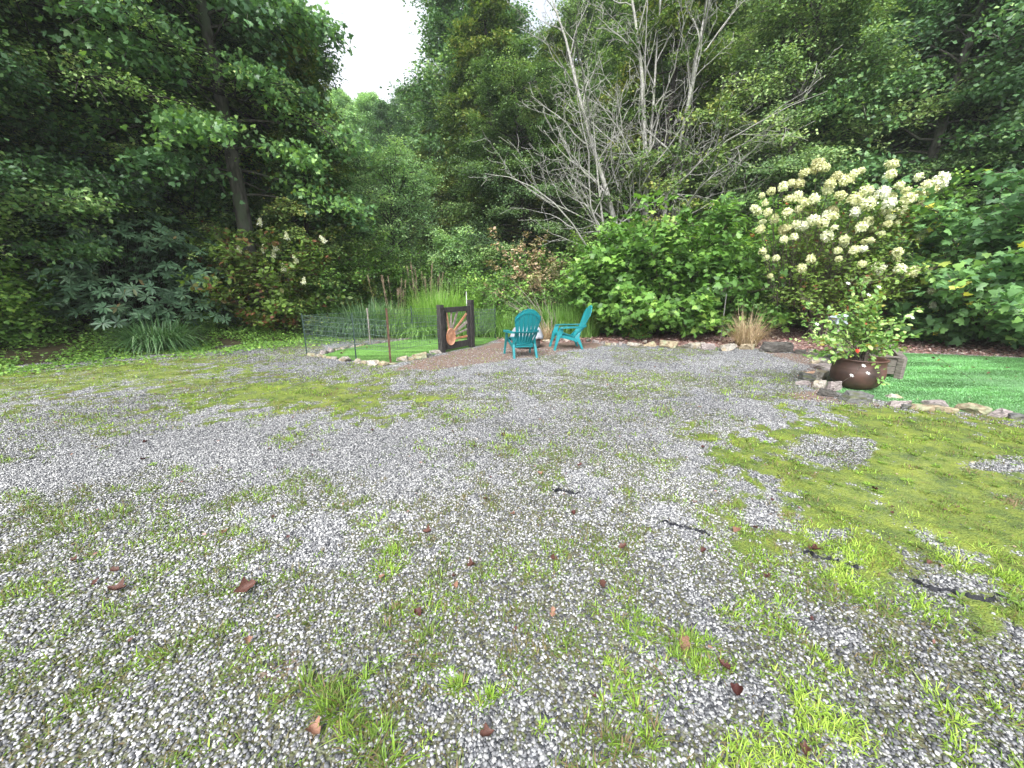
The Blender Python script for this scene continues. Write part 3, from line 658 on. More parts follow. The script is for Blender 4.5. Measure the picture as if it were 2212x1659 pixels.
for z in (.14, .52, .9):
    t = MB(); t.box(.05, .15, -.034, -.026, z - .045, z + .045); t.lathe([(.012, z - .05), (.012, z + .05)], 8, Matrix.Translation((.075, -.034, 0))); t.build('hinge', surf('black_iron', (.008, .008, .008), (.015, .015, .015), 10, .5, 0), ge)
# ------------------------------------------------------------------ chairs
teal = surf('teal_plastic', (.006, .18, .205), (.010, .215, .24), 3, .38, .03, .002, spec=.5, lo=.2, hi=.8)
SP = [(.575, .285), (.62, .38), (.70, .48), (.765, .575), (.82, .72), (.875, .87), (.93, 1.06)]
def spine(z):
    zs = [p[1] for p in SP]; return float(np.interp(z, zs, [p[0] for p in SP]))
def cross(pa, pb, w0, w1, th0, th1):
    return None
def make_chair(label):
    e = empty('garden_chair'); tag(e, label, 'chair', 'teal plastic garden chairs by the fire pit')
    # seat: contoured slats, x across, y = back
    t = MB()
    pr = [(.13, .375), (.16, .405), (.25, .395), (.35, .365), (.45, .33), (.55, .30), (.60, .29)]
    for i in range(6):
        (ya, za), (yb, zb) = pr[i], pr[i + 1]
        w_ = .25 - .012 * i
        ya2 = ya + (.006 if i else 0); 
        t.sweep(None, [[(-w_, ya2, za), (w_, ya2, za), (w_, yb, zb), (-w_, yb, zb)], [(-w_, ya2, za - .018), (w_, ya2, za - .018), (w_, yb, zb - .018), (-w_, yb, zb - .018)]])
    t.box(-.22, .22, .14, .6, .262, .272, Matrix.Rotation(-.02, 4, 'X')) if False else None
    for s in (-1, 1):
        P_ = [(.10, .37), (.30, .335), (.48, .285), (.56, .25)]
        for (ya, za), (yb, zb) in zip(P_, P_[1:]): t.bar((s * .25, ya, za - .03), (s * .245, yb, zb - .03), .022, .075)
    t.bar((-.25, .12, .35), (.25, .12, .35), .02, .07); t.bar((-.2, .57, .25), (.2, .57, .25), .02, .06)
    t.build('seat', teal, e, bevel=.005)
    # backrest: slats following the spine, arched top
    t = MB(); ns = 6
    hw = lambda z: float(np.interp(z, [.27, .42, .58, .8, 1.06], [.15, .185, .235, .275, .275]))
    for i in range(ns):
        s0, s1 = -1 + 2 * i / ns, -1 + 2 * (i + 1) / ns; smid = (s0 + s1) / 2
        g = .004
        ztop = 1.055 - .17 * abs(smid) ** 2.2; rings = []
        for z in np.linspace(.275, 1, 10):
            za = .275 + (ztop - .275) * (z - .275) / .725
            y_ = spine(za); H_ = hw(za); gg = .013 if za < .66 and za > .3 else g
            def zz(s): return za + ((-.17 * abs(s) ** 2.2 + .17 * abs(smid) ** 2.2) if z > .999 else 0)
            cv = lambda s: -.035 * s * s
            xa, xb = s0 * H_ + gg / 2, s1 * H_ - gg / 2
            rings.append([(xa, y_ + cv(s0), zz(s0)), (xb, y_ + cv(s1), zz(s1)), (xb, y_ + .016 + cv(s1), zz(s1)), (xa, y_ + .016 + cv(s0), zz(s0))])
        t.sweep(None, rings)
    # bands behind
    def band(z0f, z1f, off, th):
        n_ = 14; rs = []
        for k in range(n_ + 1):
            s = -1 + 2 * k / n_; za, zb = z0f(s), z1f(s); cv = -.035 * s * s
            xa, xb = s * hw(za) * 1.01, s * hw(zb) * 1.01
            rs.append([(xa, spine(za) + off + cv, za), (xa, spine(za) + off + th + cv, za), (xb, spine(zb) + off + th + cv, zb), (xb, spine(zb) + off + cv, zb)])
        t.sweep(None, rs)
    band(lambda s: .955 - .17 * abs(s) ** 2.2, lambda s: 1.0 - .17 * abs(s) ** 2.2, .013, .016)
    band(lambda s: .55, lambda s: .585, .012, .035)
    band(lambda s: .285, lambda s: .315, .012, .02)
    t.build('backrest', teal, e, bevel=.003)
    for s in (-1, 1):
        t = MB(); pts = [(.12, .545, .30, .055), (.20, .556, .315, .062), (.34, .56, .32, .06), (.5, .56, .305, .05), (.66, .567, .27, .036), (.765, .575, .24, .025)]
        rs = [[(s * (x - w), y_, z - .008), (s * (x + w), y_, z - .008), (s * (x + w), y_, z + .01), (s * (x - w), y_, z + .01)] for y_, z, x, w in pts]
        t.sweep(None, rs)
        rs = [[(s * (x + w - .008), y_, z - .03), (s * (x + w), y_, z - .03), (s * (x + w), y_, z - .006), (s * (x + w - .008), y_, z - .006)] for y_, z, x, w in pts]
        t.sweep(None, rs)
        t.build('armrest', teal, e, bevel=.003)
        # front leg: broad panel up to the arm
        t = MB(); pts = [(.0, 0, .315, .026, .03), (.035, .14, .31, .03, .032), (.08, .28, .30, .045, .03), (.12, .38, .295, .065, .028), (.15, .47, .295, .055, .026), (.165, .545, .30, .05, .025)]
        rs = [[(s * (x - th), y_ - w, z), (s * (x + th * .2), y_ - w, z), (s * (x + th * .2), y_ + w, z), (s * (x - th), y_ + w, z)] for y_, z, x, w, th in pts]
        t.sweep(None, rs); t.build('leg', teal, e, bevel=.004)
        t = MB(); pts = [(.70, 0, .25, .024, .022), (.655, .11, .245, .03, .024), (.60, .22, .24, .045, .024), (.555, .30, .235, .055, .022), (.62, .40, .215, .03, .02), (.76, .56, .235, .022, .018)]
        rs = [[(s * (x - th), y_ - w, z), (s * (x + th), y_ - w, z), (s * (x + th), y_ + w, z + (.03 if i > 3 else 0)), (s * (x - th), y_ + w, z + (.03 if i > 3 else 0))] for i, (y_, z, x, w, th) in enumerate(pts)]
        t.sweep(None, rs); t.build('leg', teal, e, bevel=.004)
    return e
ch = make_chair('teal plastic chair seen from behind, left of the fire pit')
# local +y = backwards. left chair faces away from camera, slightly left
ch.location = (.12, 8.78, 0.0); ch.rotation_euler = (0, 0, PI + R(14))
c2 = copy_thing(ch); tag(c2, 'teal plastic chair in side view facing left, right of the fire pit', 'chair', 'teal plastic garden chairs by the fire pit')
pf = G(1195, 757); c2.location = (pf[0] + .0, pf[1] + .28, 0); c2.rotation_euler = (0, 0, -PI / 2 + R(5))
# ------------------------------------------------------------------ fire pit with cover
fp = G(1139, 756); fe = empty('fire_pit', (fp[0], fp[1] + .42, 0)); tag(fe, 'round fire pit under a grey cloth cover between the chairs', 'fire pit')
drum = surf('brown_grey_steel', (.10, .085, .085), (.18, .155, .15), 12, .6, .2, .003, stretch=(1, 1, 4))
MB().lathe([(.24, 0), (.26, .02), (.33, .05), (.34, .08), (.34, .34), (.30, .36)], 40).build('drum', drum, fe, smooth=False)
t = MB(); n = 40; rs = []
for z, r_, wv in [(.25, .425, .02), (.30, .405, .014), (.40, .37, .006), (.475, .33, .003), (.51, .29, .002), (.525, .2, .006), (.53, .04, .004)]:
    rs.append([(r_ * math.cos(2 * PI * k / n) * (1 + wv * 2 * math.sin(k * 1.9)), r_ * math.sin(2 * PI * k / n) * (1 + wv * 2 * math.sin(k * 2.3)), z + wv * math.sin(k * 1.3 + 1)) for k in range(n)])
t.sweep(None, rs); t.build('cover', surf('grey_cover', (.32, .33, .37), (.46, .47, .51), 5, .75, .3, .01), fe, smooth=True)
# ------------------------------------------------------------------ iron pot and planter
px_, py_, _ = G(1862, 846); px_ += .05; py_ += .2
pe = empty('iron_pot', (px_, py_, 0)); pe.scale = (1.02, 1.02, 1.15); tag(pe, 'rusty round iron cauldron used as a flower pot on the lawn corner', 'pot')
iron = surf('rusty_iron', (.04, .025, .021), (.105, .055, .042), 5, .6, .35, .006, spec=.4, c3=(.13, .06, .045))
MB().lathe([(.05, 0), (.17, .015), (.25, .06), (.298, .13), (.315, .2), (.312, .262), (.305, .27), (.308, .285), (.302, .292), (.296, .36), (.306, .385), (.318, .392), (.318, .404), (.300, .406), (.282, .392), (.278, .33), (.03, .325)], 56).build('bowl', iron, pe, smooth=True)
MB().lathe([(.279, .31), (.2, .325), (.05, .34)], 40).build('soil', surf('dark_soil', (.02, .015, .01), (.06, .045, .03), 30, .9, .8, .01), pe)
me = rock_mesh(srg, .32, .16, .035); o = link('stone', me, [SM['pink']]); o.location = (px_ - .03, py_ - .13, .415); tag(o, 'flat pinkish stone lying on the soil inside the iron pot', 'stone')
# potted shrub
pl = Leaves(); wd = Leaves(); fl = Leaves()
base = np.array([px_ + .02, py_, .39])
ends = [(1835, 625), (1897, 615), (1875, 640), (1770, 690), (1745, 660), (1730, 700), (1790, 668), (1810, 650), (1830, 668), (1860, 655), (1880, 665), (1900, 690), (1925, 690), (1950, 700), (1990, 665), (1975, 725), (1945, 735), (1915, 720), (1885, 705), (1850, 690),
        (1815, 700), (1795, 720), (1770, 735), (1745, 770), (1790, 778), (1830, 735), (1860, 725), (1885, 740), (1925, 760), (1900, 765), (1960, 755), (1835, 760), (1868, 752), (1845, 640), (1855, 600), (1720, 685), (1760, 760), (1870, 690), (1840, 715), (1875, 675), (1905, 640),
        (1820, 685), (1895, 722), (1912, 745), (1855, 770), (1880, 785), (1930, 725)]
prg = np.random.default_rng(29)
def arch(p0, p1, n=9, up=.3, jit=.02):
    p0 = np.array(p0, float); p1 = np.array(p1, float); t_ = np.linspace(0, 1, n)[:, None]
    mid = (p0 + p1) / 2 + np.array([0, 0, up]) + (p0 - p1) * [.2, .2, 0]
    return (1 - t_) ** 2 * p0 + 2 * t_ * (1 - t_) * mid + t_ ** 2 * p1 + prg.normal(size=(n, 3)) * jit * np.sin(t_ * PI)
def leafalong(L, path, n, size, tmpl, t0=.3, tint=(.5, .2), spread=.02, up=.6, rg=prg):
    k = t0 + (1 - t0) * rg.random(n); i = k * (len(path) - 1); a = np.floor(i).astype(int).clip(0, len(path) - 2); f = (i - a)[:, None]
    P = path[a] * (1 - f) + path[a + 1] * f + rg.normal(size=(n, 3)) * spread
    d = unit(path[a + 1] - path[a]); ax = unit(d * .5 + rg.normal(size=(n, 3)) * .8 * [1, 1, .5]); nr = unit(np.array([0, -.25, up]) + rg.normal(size=(n, 3)) * .45)
    L.add(tmpl, P, frames(ax, nr), size * (.6 + .6 * rg.random(n)), np.clip(tint[0] + tint[1] * rg.normal(size=n), 0, 1))
for (a, b) in ends:
    Y = py_ + prg.normal() * .22
    p1 = A(a, b, Y); pt = arch(base + prg.normal(size=3) * [.05, .05, .01], p1, up=.12 + .1 * prg.random())
    tubes(wd, pt[None], np.linspace(.006, .0018, 9)[None], 4)
    leafalong(pl, pt, 22, .068, OVAL, .5, (.55, .22), .025)
    leafalong(pl, pt[-3:], 12, .07, OVAL, 0, (.65, .2), .018)
# hanging branch in front, long trailing stem on the right
pt = np.array([[px_ - .02, py_ - .2, .42], [px_ - .05, py_ - .33, .46], [px_ - .03, py_ - .37, .36], [px_ + .0, py_ - .38, .25], [px_ + .02, py_ - .40, .17], [px_ + .09, py_ - .41, .16]])
tubes(wd, pt[None], np.full((1, 6), .003), 4); leafalong(pl, pt, 26, .05, OVAL, .0, (.75, .15), .02)
e1 = A(1830, 690, py_ - .1); pt = arch((e1[0] + .35, py_, .95), A(1880, 800, py_ + .25), up=.1); 
q1 = np.array(A(1975, 730, py_ + .1)); q2 = np.array(G(2110, 828)); pt = arch(q1, q2, up=.12); tubes(wd, pt[None], np.full((1, 9), .0025), 3); leafalong(pl, pt, 10, .035, OVAL, .2, (.4, .2), .01)
q2 = np.array(G(1790, 860)) + [0, 0, .01]; pt = arch(np.array([px_ - .1, py_ - .29, .5]), q2 + [.1, .1, 0.06], up=.1); tubes(wd, pt[None], np.full((1, 9), .003), 3)
PETAL = (np.array([[0, 0, 0], [.2, .5, .05], [0, 1, 0], [-.2, .5, .05]]), [(0, 1, 2, 3)])
def flower(L, p, r, n=6, nrm=(0, -.6, .6), tint=.5):
    a = np.arange(n) * 2 * PI / n; nr = unit(np.array([nrm])); u = unit(np.cross(nr, [[1, 0, 0.01]])); v = np.cross(nr, u)
    ax = u * np.cos(a)[:, None] + v * np.sin(a)[:, None]; L.add(PETAL, np.repeat([p], n, 0).astype(float), frames(ax, np.repeat(nr, n, 0)), np.full(n, r), np.full(n, tint))
for a, b in [(1832, 612), (1877, 637), (1971, 686), (1866, 790), (1840, 811), (1875, 806), (1765, 700), (1899, 620)]: flower(fl, A(a, b, py_ - .38), .033)
potl = leafmat('pot_shrub_leaf', [(0, (.22, .07, .03)), (.15, (.22, .20, .04)), (.35, (.08, .17, .04)), (.6, (.15, .27, .07)), (.85, (.28, .40, .12)), (1, (.38, .46, .2))], .4, .3, .5)
bark = surf('brown_bark', (.07, .055, .045), (.17, .145, .12), 20, .9, .4, .005)
pse = empty('potted_shrub', (0, 0, 0)); tag(pse, 'leafy gardenia-like shrub with white star flowers growing in the iron pot', 'shrub')
pl.build('foliage', potl, pse); wd.build('stems', bark, pse); fl.build('white_flowers', leafmat('white_petal', [(0, (.7, .7, .65)), (1, (.85, .85, .82))], .6, .2), pse)
fr = Leaves(); pR = A(1852, 758, py_ - .3)
for k in range(4): flower(fr, np.array(pR) + prg.normal(size=3) * .006, .03, 6, (prg.normal() * .5, -1, .3))
o = fr.build('red_flower', tintmat('red_petal', [(0, (.6, .03, .03)), (1, (.7, .05, .04))], .5), pse)
# planter
pwood = surf('grey_planter_wood', (.10, .085, .075), (.23, .20, .18), 10, .85, .5, .004, stretch=(1, 1, 6))
cs = [Vector((6.37, 6.18)), Vector((5.9, 6.85)), Vector((7.0, 8.25)), Vector((7.52, 7.6))]
ple = empty('planter_box', (cs[0].x, cs[0].y, 0)); tag(ple, 'long weathered grey wooden planter box behind the iron pot', 'planter')
def L3(v, z): return Vector((v.x - cs[0].x, v.y - cs[0].y, z))
for i in range(4):
    a, b = cs[i], cs[(i + 1) % 4]; t = MB()
    for k in range(2): t.bar(L3(a, .14 + k * .135), L3(b, .14 + k * .135), .028, .128)
    t.build('side_boards', pwood, ple, bevel=.003)
    t = MB(); t.bar(L3(a, 0), L3(a, .36), .085, .085, up=(1, .3, 0)); t.build('leg', pwood, ple, bevel=.004)
    t = MB(); t.bar(L3(a, .365), L3(b, .365), .09, .022); t.build('rim_board', pwood, ple, bevel=.003)
t = MB(); t.add([L3(c, .27) for c in cs], [(0, 3, 2, 1)]); t.build('soil', surf('leafy_soil', (.10, .06, .04), (.34, .24, .19), 25, .9, .8, .02), ple)
plf = Leaves(); n = 500; cc = cs[2] * .8 + cs[1] * .2
P = np.array([[cc.x, cc.y, .42]]) + prg.normal(size=(n, 3)) * [.28, .28, .05]
plf.add(DIA, P, frames(prg.normal(size=(n, 3)), np.array([0, 0, 1]) + prg.normal(size=(n, 3)) * .4), .05 + .04 * prg.random(n), np.clip(.75 + .15 * prg.normal(size=n), 0, 1))
o = empty('planter_plant', (cc.x, cc.y, .3)); q_ = plf.build('foliage', potl, o); q_.location = (-cc.x, -cc.y, -.3); tag(o, 'low bright green plant growing at the back of the wooden planter', 'plant')
# pale box on post
bx = Vector(A(1814, 690, 9.4)); be = empty('garden_box', (bx.x, bx.y, bx.z * .28)); be.scale = (.72, .8, .72); tag(be, 'pale blue-grey box on a post half hidden behind the potted shrub', 'box on post')
pale = surf('pale_blue_paint', (.30, .35, .39), (.42, .48, .53), 8, .6, .1, .003)
MB().sweep(None, [[(-.2, -.14, bx.z - .15), (.2, -.14, bx.z - .15), (.2, .14, bx.z - .15), (-.2, .14, bx.z - .15)], [(-.23, -.16, bx.z + .06), (.23, -.16, bx.z + .06), (.23, .16, bx.z + .06), (-.23, .16, bx.z + .06)]]).build('body', pale, be, bevel=.01)
MB().sweep(None, [[(-.26, -.19, bx.z + .06), (.26, -.19, bx.z + .06), (.26, .19, bx.z + .06), (-.26, .19, bx.z + .06)], [(-.14, -.05, bx.z + .17), (.14, -.05, bx.z + .17), (.14, .05, bx.z + .17), (-.14, .05, bx.z + .17)]]).build('roof', pale, be, bevel=.006)
MB().box(-.04, .04, -.04, .04, -bx.z * .39, bx.z - .15).build('post', wood_old, be, bevel=.004)
# marker stakes
p = G(155, 740); t = MB(); t.box(-.025, .025, -.012, .012, 0, .26); t2 = MB(); t2.box(-.027, .027, -.014, .014, .26, .42)
e = empty('marker_stake', (p[0], p[1], float(hgt(p[0], p[1])) - .02), 0); e.rotation_euler = (0, R(-8), .4); tag(e, 'wooden survey stake with red painted top under the rhododendron', 'stake')
t.build('shaft', wood_old, e); t2.build('painted_top', surf('red_paint', (.35, .02, .02), (.45, .03, .03), 9, .6, 0), e)
p = G(1556, 735); MBo = MB().lathe([(.012, 0), (.012, 2.2), (.006, 2.22)], 8).build('garden_pole', surf('pale_pole', (.25, .25, .24), (.4, .4, .38), 9, .6, 0)); MBo.location = (p[0], p[1], 0); tag(MBo, 'thin pale grey pole standing between the leafy shrub and the hydrangea', 'pole')
# black landscape fabric strips
fab = surf('black_fabric', (.008, .009, .012), (.022, .023, .03), 30, .7, .5, .004)
for pts, wdt, lb in [([(1425, 1126), (1460, 1137), (1500, 1144), (1535, 1155)], .05, 'widest strip of black landscape fabric showing through the gravel'), ([(1190, 1058), (1215, 1063), (1252, 1069)], .03, 'short black fabric strip nearest the middle of the clearing'),
                     ([(1735, 1190), (1775, 1205), (1812, 1217), (1850, 1222)], .045, 'black fabric strip beside the yellow-green grass line'), ([(1975, 1258), (2040, 1275), (2100, 1290), (2160, 1300)], .03, 'black fabric strip at the lower edge of the mossy area')]:
    P = [G(a, b) for a, b in pts]; vs_ = []; fs_ = []; m_ = 26
    for k in range(m_ + 1):
        u = k / m_ * (len(P) - 1); i = min(int(u), len(P) - 2); f = u - i
        c = Vector(P[i]).lerp(Vector(P[i + 1]), f); d = (Vector(P[i + 1]) - Vector(P[i])).normalized(); s = Vector((-d.y, d.x, 0)); c += s * (.05 * (float(vnoise(np.array([k * .35]), np.array([wdt * 90]), 8)[0]) - .5)); ww = wdt * (.3 + .7 * math.sin(PI * min(1, max(.04, k / m_)))) * (.5 + .9 * random.random())
        h_ = float(hgt(c.x, c.y)) + .012
        vs_ += [(c.x - s.x * ww / 2, c.y - s.y * ww / 2, h_ - .016), (c.x, c.y, h_ - .006 + .022 * random.random()), (c.x + s.x * ww / 2, c.y + s.y * ww / 2, h_ - .014)]
        if k: fs_ += [(3 * k - 3, 3 * k - 2, 3 * k + 1, 3 * k), (3 * k - 2, 3 * k - 1, 3 * k + 2, 3 * k + 1)]
    o = MB().add(vs_, fs_).build('fabric_strip', fab); s_ = o.modifiers.new('solid', 'SOLIDIFY'); s_.thickness = .002; tag(o, lb, 'landscape fabric')
# ------------------------------------------------------------------ fallen leaves
lmats = [surf('brown_leaf', (.05, .022, .017), (.125, .055, .04), 25, .6, .3, .002), surf('tan_leaf', (.16, .08, .05), (.30, .17, .12), 25, .6, .3, .002), surf('dark_red_leaf', (.04, .012, .011), (.09, .03, .025), 25, .55, .3, .002)]
def deadleaf(rg):
    n, m_ = 7, 4; V = []; cu = .6 + 1.6 * rg.random(); bend = rg.normal() * .9
    for i in range(n + 1):
        t_ = i / n; w_ = .33 * math.sin(PI * min(1, t_ * .93 + .04)) ** .8 * (1 + .28 * rg.normal())
        for j in range(m_ + 1):
            s = -1 + 2 * j / m_
            V.append((s * w_, t_ - .5, cu * .35 * (s * w_ * 2) ** 2 + .18 * cu * (t_ - .5) ** 2 * 2 + bend * .2 * s * (t_ - .5)))
    Fq = [(i * (m_ + 1) + j, i * (m_ + 1) + j + 1, (i + 1) * (m_ + 1) + j + 1, (i + 1) * (m_ + 1) + j) for i in range(n) for j in range(m_)]
    me = bpy.data.meshes.new('dead_leaf'); me.from_pydata(V, [], Fq); me.update(); me.polygons.foreach_set('use_smooth', [True] * len(me.polygons)); return me
drg = np.random.default_rng(41)
dmesh = []
for m_ in lmats:
    for k in range(3):
        a = deadleaf(drg); a.materials.append(m_); dmesh.append(a)
def putleaf(x, y, s, k, label, group=None, z=.018):
    o = bpy.data.objects.new('dead_leaf', dmesh[k]); COL.objects.link(o)
    o.location = (x, y, float(hgt(x, y)) + z); o.scale = (s, s, s); o.rotation_euler = (drg.normal() * .3, drg.normal() * .3, drg.random() * 6.3)
    tag(o, label, 'leaf', group)
SPEC = [(532, 1277, .13, 0, 'largest brown dead leaf, lying on the left of the gravel'), (255, 1282, .13, 0, 'big rusty brown leaf on the grassy gravel at left'), (1020, 1228, .08, 1, 'reddish leaf near the middle of the gravel'), (925, 1155, .10, 0, 'brown leaf standing on edge above the middle tuft'),
        (1196, 1212, .07, 2, 'dark red curled leaf right of the centre'), (682, 1587, .08, 3, 'orange-tan leaf lying at the bottom left of centre'), (1052, 1593, .07, 0, 'brown leaf on bare gravel at the bottom middle'), (1630, 1142, .07, 2, 'dark curled leaf beside the widest fabric strip'),
        (1478, 1398, .09, 4, 'pinkish dried leaf between the foreground tufts'), (980, 1252, .045, 0, 'small brown leaf below the reddish leaf'), (1760, 1190, .08, 1, 'reddish brown leaf at the edge of the bright grass'), (1240, 1112, .05, 6, 'dark leaf in the thin grass right of centre'),
        (538, 1392, .05, 3, 'small orange leaf in the lower left weeds'), (163, 1218, .08, 0, 'brown leaf at the left edge of the gravel'), (197, 775, .1, 3, 'bright yellow-tan leaf on the forest edge at left'), (1590, 1147, .09, 4, 'tan flat leaf right of the fabric strip'), (1590, 1500, .07, 6, 'dark shredded leaf in the lower right gravel'), (1660, 1250, .07, 0, 'brown leaf near the right fabric strip')]
for a, b, s, k, lb in SPEC: p = G(a, b); putleaf(p[0], p[1], s * .72, k, lb)
cnt = 0
while cnt < 150:
    y_ = .9 + 8.5 * drg.random() ** .8; x_ = (drg.random() * 2 - 1) * 1.35 * y_
    if sdpoly(LAWN, np.array([x_]), np.array([y_]))[0] > -.1 or sdpoly(PEN_TURF, np.array([x_]), np.array([y_]))[0] > -.1 or dleft(x_, y_) > .5: continue
    putleaf(x_, y_, .016 + .036 * drg.random() ** 1.5, int(drg.random() * 9), 'small brown dead leaf scattered on the gravel', 'small fallen leaves on the gravel'); cnt += 1
for k in range(16):
    x_ = 5.2 + 6 * drg.random(); y_ = 5 + 3.5 * drg.random()
    if sdpoly(LAWN, np.array([x_]), np.array([y_]))[0] > .2: putleaf(x_, y_, .04 + .03 * drg.random(), int(drg.random() * 6), 'small dry leaf lying on the right-hand turf lawn', 'dry leaves on the right-hand lawn', .04)
for k in range(14):
    x_ = -4.2 + 4 * drg.random(); y_ = 8.3 + 3 * drg.random()
    if sdpoly(PEN_TURF, np.array([x_]), np.array([y_]))[0] > .1: putleaf(x_, y_, .05 + .04 * drg.random(), int(drg.random() * 9), 'small dry leaf lying on the pen turf', 'dry leaves on the pen turf', .04)
# ------------------------------------------------------------------ foreground tufts
def tuft(px, py, n, r, ln, t0, label, group=None, wid=.005, spread=.9):
    p = G(px, py); L = Leaves(); a = rng.random(n) * 2 * PI; nsub = 5; sc_ = rng.normal(size=(nsub, 2)) * r * .75; kk = rng.integers(0, nsub, n); q_ = rng.random(n) ** .7 * r * .5
    P = np.stack([np.cos(a) * q_ + sc_[kk, 0], np.sin(a) * q_ + sc_[kk, 1], 0 * a - .005], 1); e = spread * (.15 + 2.4 * rng.random(n) ** 2)
    aa = a + rng.normal(size=n) * .9 + rng.normal(size=nsub)[kk]
    D = np.stack([np.cos(aa) * e, np.sin(aa) * e, np.full(n, .7)], 1)
    ti = np.clip(t0 + rng.normal(size=n) * .16, 0, 1); ti = np.where(rng.random(n) < .16, rng.random(n) * .25, ti)
    blades(L, P, D, ln * (.5 + .7 * rng.random(n)), wid * (.6 + .7 * rng.random(n)), .25 + .5 * rng.random(n), ti, 4)
    o = L.build('grass_tuft', gmat); o.location = (p[0], p[1], float(hgt(p[0], p[1]))); tag(o, label, 'grass tuft', group)
TU = [(815, 1220, 260, .10, .085, .85, 'bright green broad-leaved tuft left of the centre'), (812, 1140, 130, .09, .07, .8, 'light green tuft above the bright broad-leaved one'), (690, 1520, 330, .075, .11, .62, 'large olive tuft at the lower left of centre'), (800, 1580, 260, .08, .11, .6, 'sprawling pale-bladed tuft at the bottom left of centre'),
      (975, 1485, 200, .035, .065, .8, 'small round bright tuft, left of the bottom pair'), (1065, 1495, 150, .033, .06, .82, 'small round bright tuft, right of the bottom pair'), (840, 1345, 150, .05, .07, .55, 'dry-tipped tuft in the left foreground'), (905, 1390, 180, .06, .08, .45, 'brownish grass tuft above the lower left tufts'), (1370, 1345, 230, .06, .08, .6, 'spiky olive tuft right of centre'),
      (1470, 1385, 280, .065, .085, .66, 'dense spiky tuft with dry tips, right foreground'), (1545, 1425, 280, .06, .07, .78, 'bright tuft just right of the dense spiky one'), (1320, 1455, 220, .05, .06, .8, 'low creeping green tuft in the centre right foreground'), (1405, 1475, 150, .07, .08, .75, 'spreading blades beside the low creeping tuft'),
      (1790, 1440, 220, .05, .055, .75, 'rounded green tuft at the right foreground'), (1380, 1560, 150, .045, .07, .72, 'green tuft near the bottom right of centre'), (1340, 1610, 170, .07, .09, .5, 'dry and green tuft at the bottom edge'), (1260, 1630, 220, .05, .05, .5, 'dark green clover-like clump at the bottom edge'), (1175, 1580, 40, .02, .05, .85, 'tiny bright green seedling near the bottom'),
      (915, 1605, 60, .025, .035, .85, 'little bright clover cluster at the bottom'), (1100, 945, 200, .11, .09, .7, 'green tuft in the middle gravel'), (1115, 975, 260, .16, .08, .72, 'broad green tuft below the middle gravel tuft'), (640, 950, 200, .14, .07, .6, 'low grass patch on the left middle gravel'), (270, 1120, 200, .12, .09, .5, 'olive tuft on the left gravel'),
      (530, 1135, 150, .1, .07, .75, 'bright tuft on the left middle gravel'), (100, 1130, 300, .2, .09, .55, 'spreading dark green tuft at the left edge'), (420, 1380, 150, .1, .08, .4, 'brown-green weeds in the left foreground'), (1640, 1190, 120, .06, .06, .7, 'tuft beneath the widest fabric strip'), (1160, 1360, 160, .09, .06, .4, 'dull tuft in the centre foreground'),
      (2100, 1590, 300, .1, .07, .75, 'green tuft near the bottom right corner'), (1640, 1330, 280, .11, .07, .8, 'yellow-green patchy tuft in the right foreground'), (780, 1470, 120, .04, .07, .6, 'slim tuft above the large olive tuft'), (1930, 1120, 300, .2, .06, .85, 'bright green weed clump on the right moss'), (1840, 1190, 300, .16, .07, .88, 'pale green weed clump at the lower moss edge'),
      (2160, 1240, 300, .15, .08, .85, 'leafy bright weed at the right frame edge')]
for a, b, n, r_, l_, t_, lb in TU: tuft(a, b, int(n * 1.5), r_ * 1.1, l_ * 1.15, t_, lb)
# ------------------------------------------------------------------ ornamental grasses
def clump(name, x, y, n, r, ln, wd_, mat, label, droop=(.3, .9), tint=(.5, .2), lean=.55, cat='ornamental grass', plumes=0):
    e = empty(name, (x, y, float(hgt(x, y)))); tag(e, label, cat)
    L = Leaves(); a = rng.random(n) * 2 * PI; q_ = np.sqrt(rng.random(n)) * r
    P = np.stack([np.cos(a) * q_, np.sin(a) * q_, 0 * a], 1); aa = a + rng.normal(size=n) * .5; ee = lean * rng.random(n) ** .8
    D = np.stack([np.cos(aa) * ee, np.sin(aa) * ee, np.ones(n)], 1)
    blades(L, P, D, ln * (.55 + .55 * rng.random(n)), wd_ * (.7 + .6 * rng.random(n)), droop[0] + (droop[1] - droop[0]) * rng.random(n) ** .8, np.clip(tint[0] + tint[1] * rng.normal(size=n), 0, 1), 7)
    L.build('blades', mat, e)
    if plumes:
        L = Leaves()
        for k in range(plumes):
            a_ = rng.random() * 6.3; rr = r * rng.random(); h_ = ln * (.8 + .3 * rng.random()); d = np.array([math.cos(a_) * .15, math.sin(a_) * .15, 1])
            pth = np.array([[math.cos(a_) * rr, math.sin(a_) * rr, 0]]) + d * np.linspace(0, h_, 5)[:, None]
            tubes(L, pth[None], np.full((1, 5), .0025), 3)
            m_ = 80; tt = rng.random(m_) ** .8; Pp = pth[-1] - d * .3 * ln * .4 * tt[:, None]
            blades(L, Pp, np.stack([rng.normal(size=m_) * .35, rng.normal(size=m_) * .35, np.ones(m_)], 1), .09 + .05 * rng.random(m_), np.full(m_, .006), np.full(m_, .3), np.full(m_, .5), 2)
        L.build('plumes', tintmat('tan_plume', [(0, (.26, .19, .13)), (1, (.40, .31, .23))]), e)
    return e
og_dark = leafmat('dark_grass_leaf', [(0, (.035, .08, .03)), (.5, (.07, .145, .055)), (1, (.21, .30, .16))], .4, .25, .5)
og_green = leafmat('green_grass_leaf', [(0, (.06, .12, .03)), (.5, (.11, .22, .045)), (1, (.22, .34, .12))], .45, .35, .4)
og_bright = leafmat('bright_grass_leaf', [(0, (.08, .17, .02)), (.5, (.135, .27, .035)), (1, (.27, .40, .13))], .45, .4, .4)
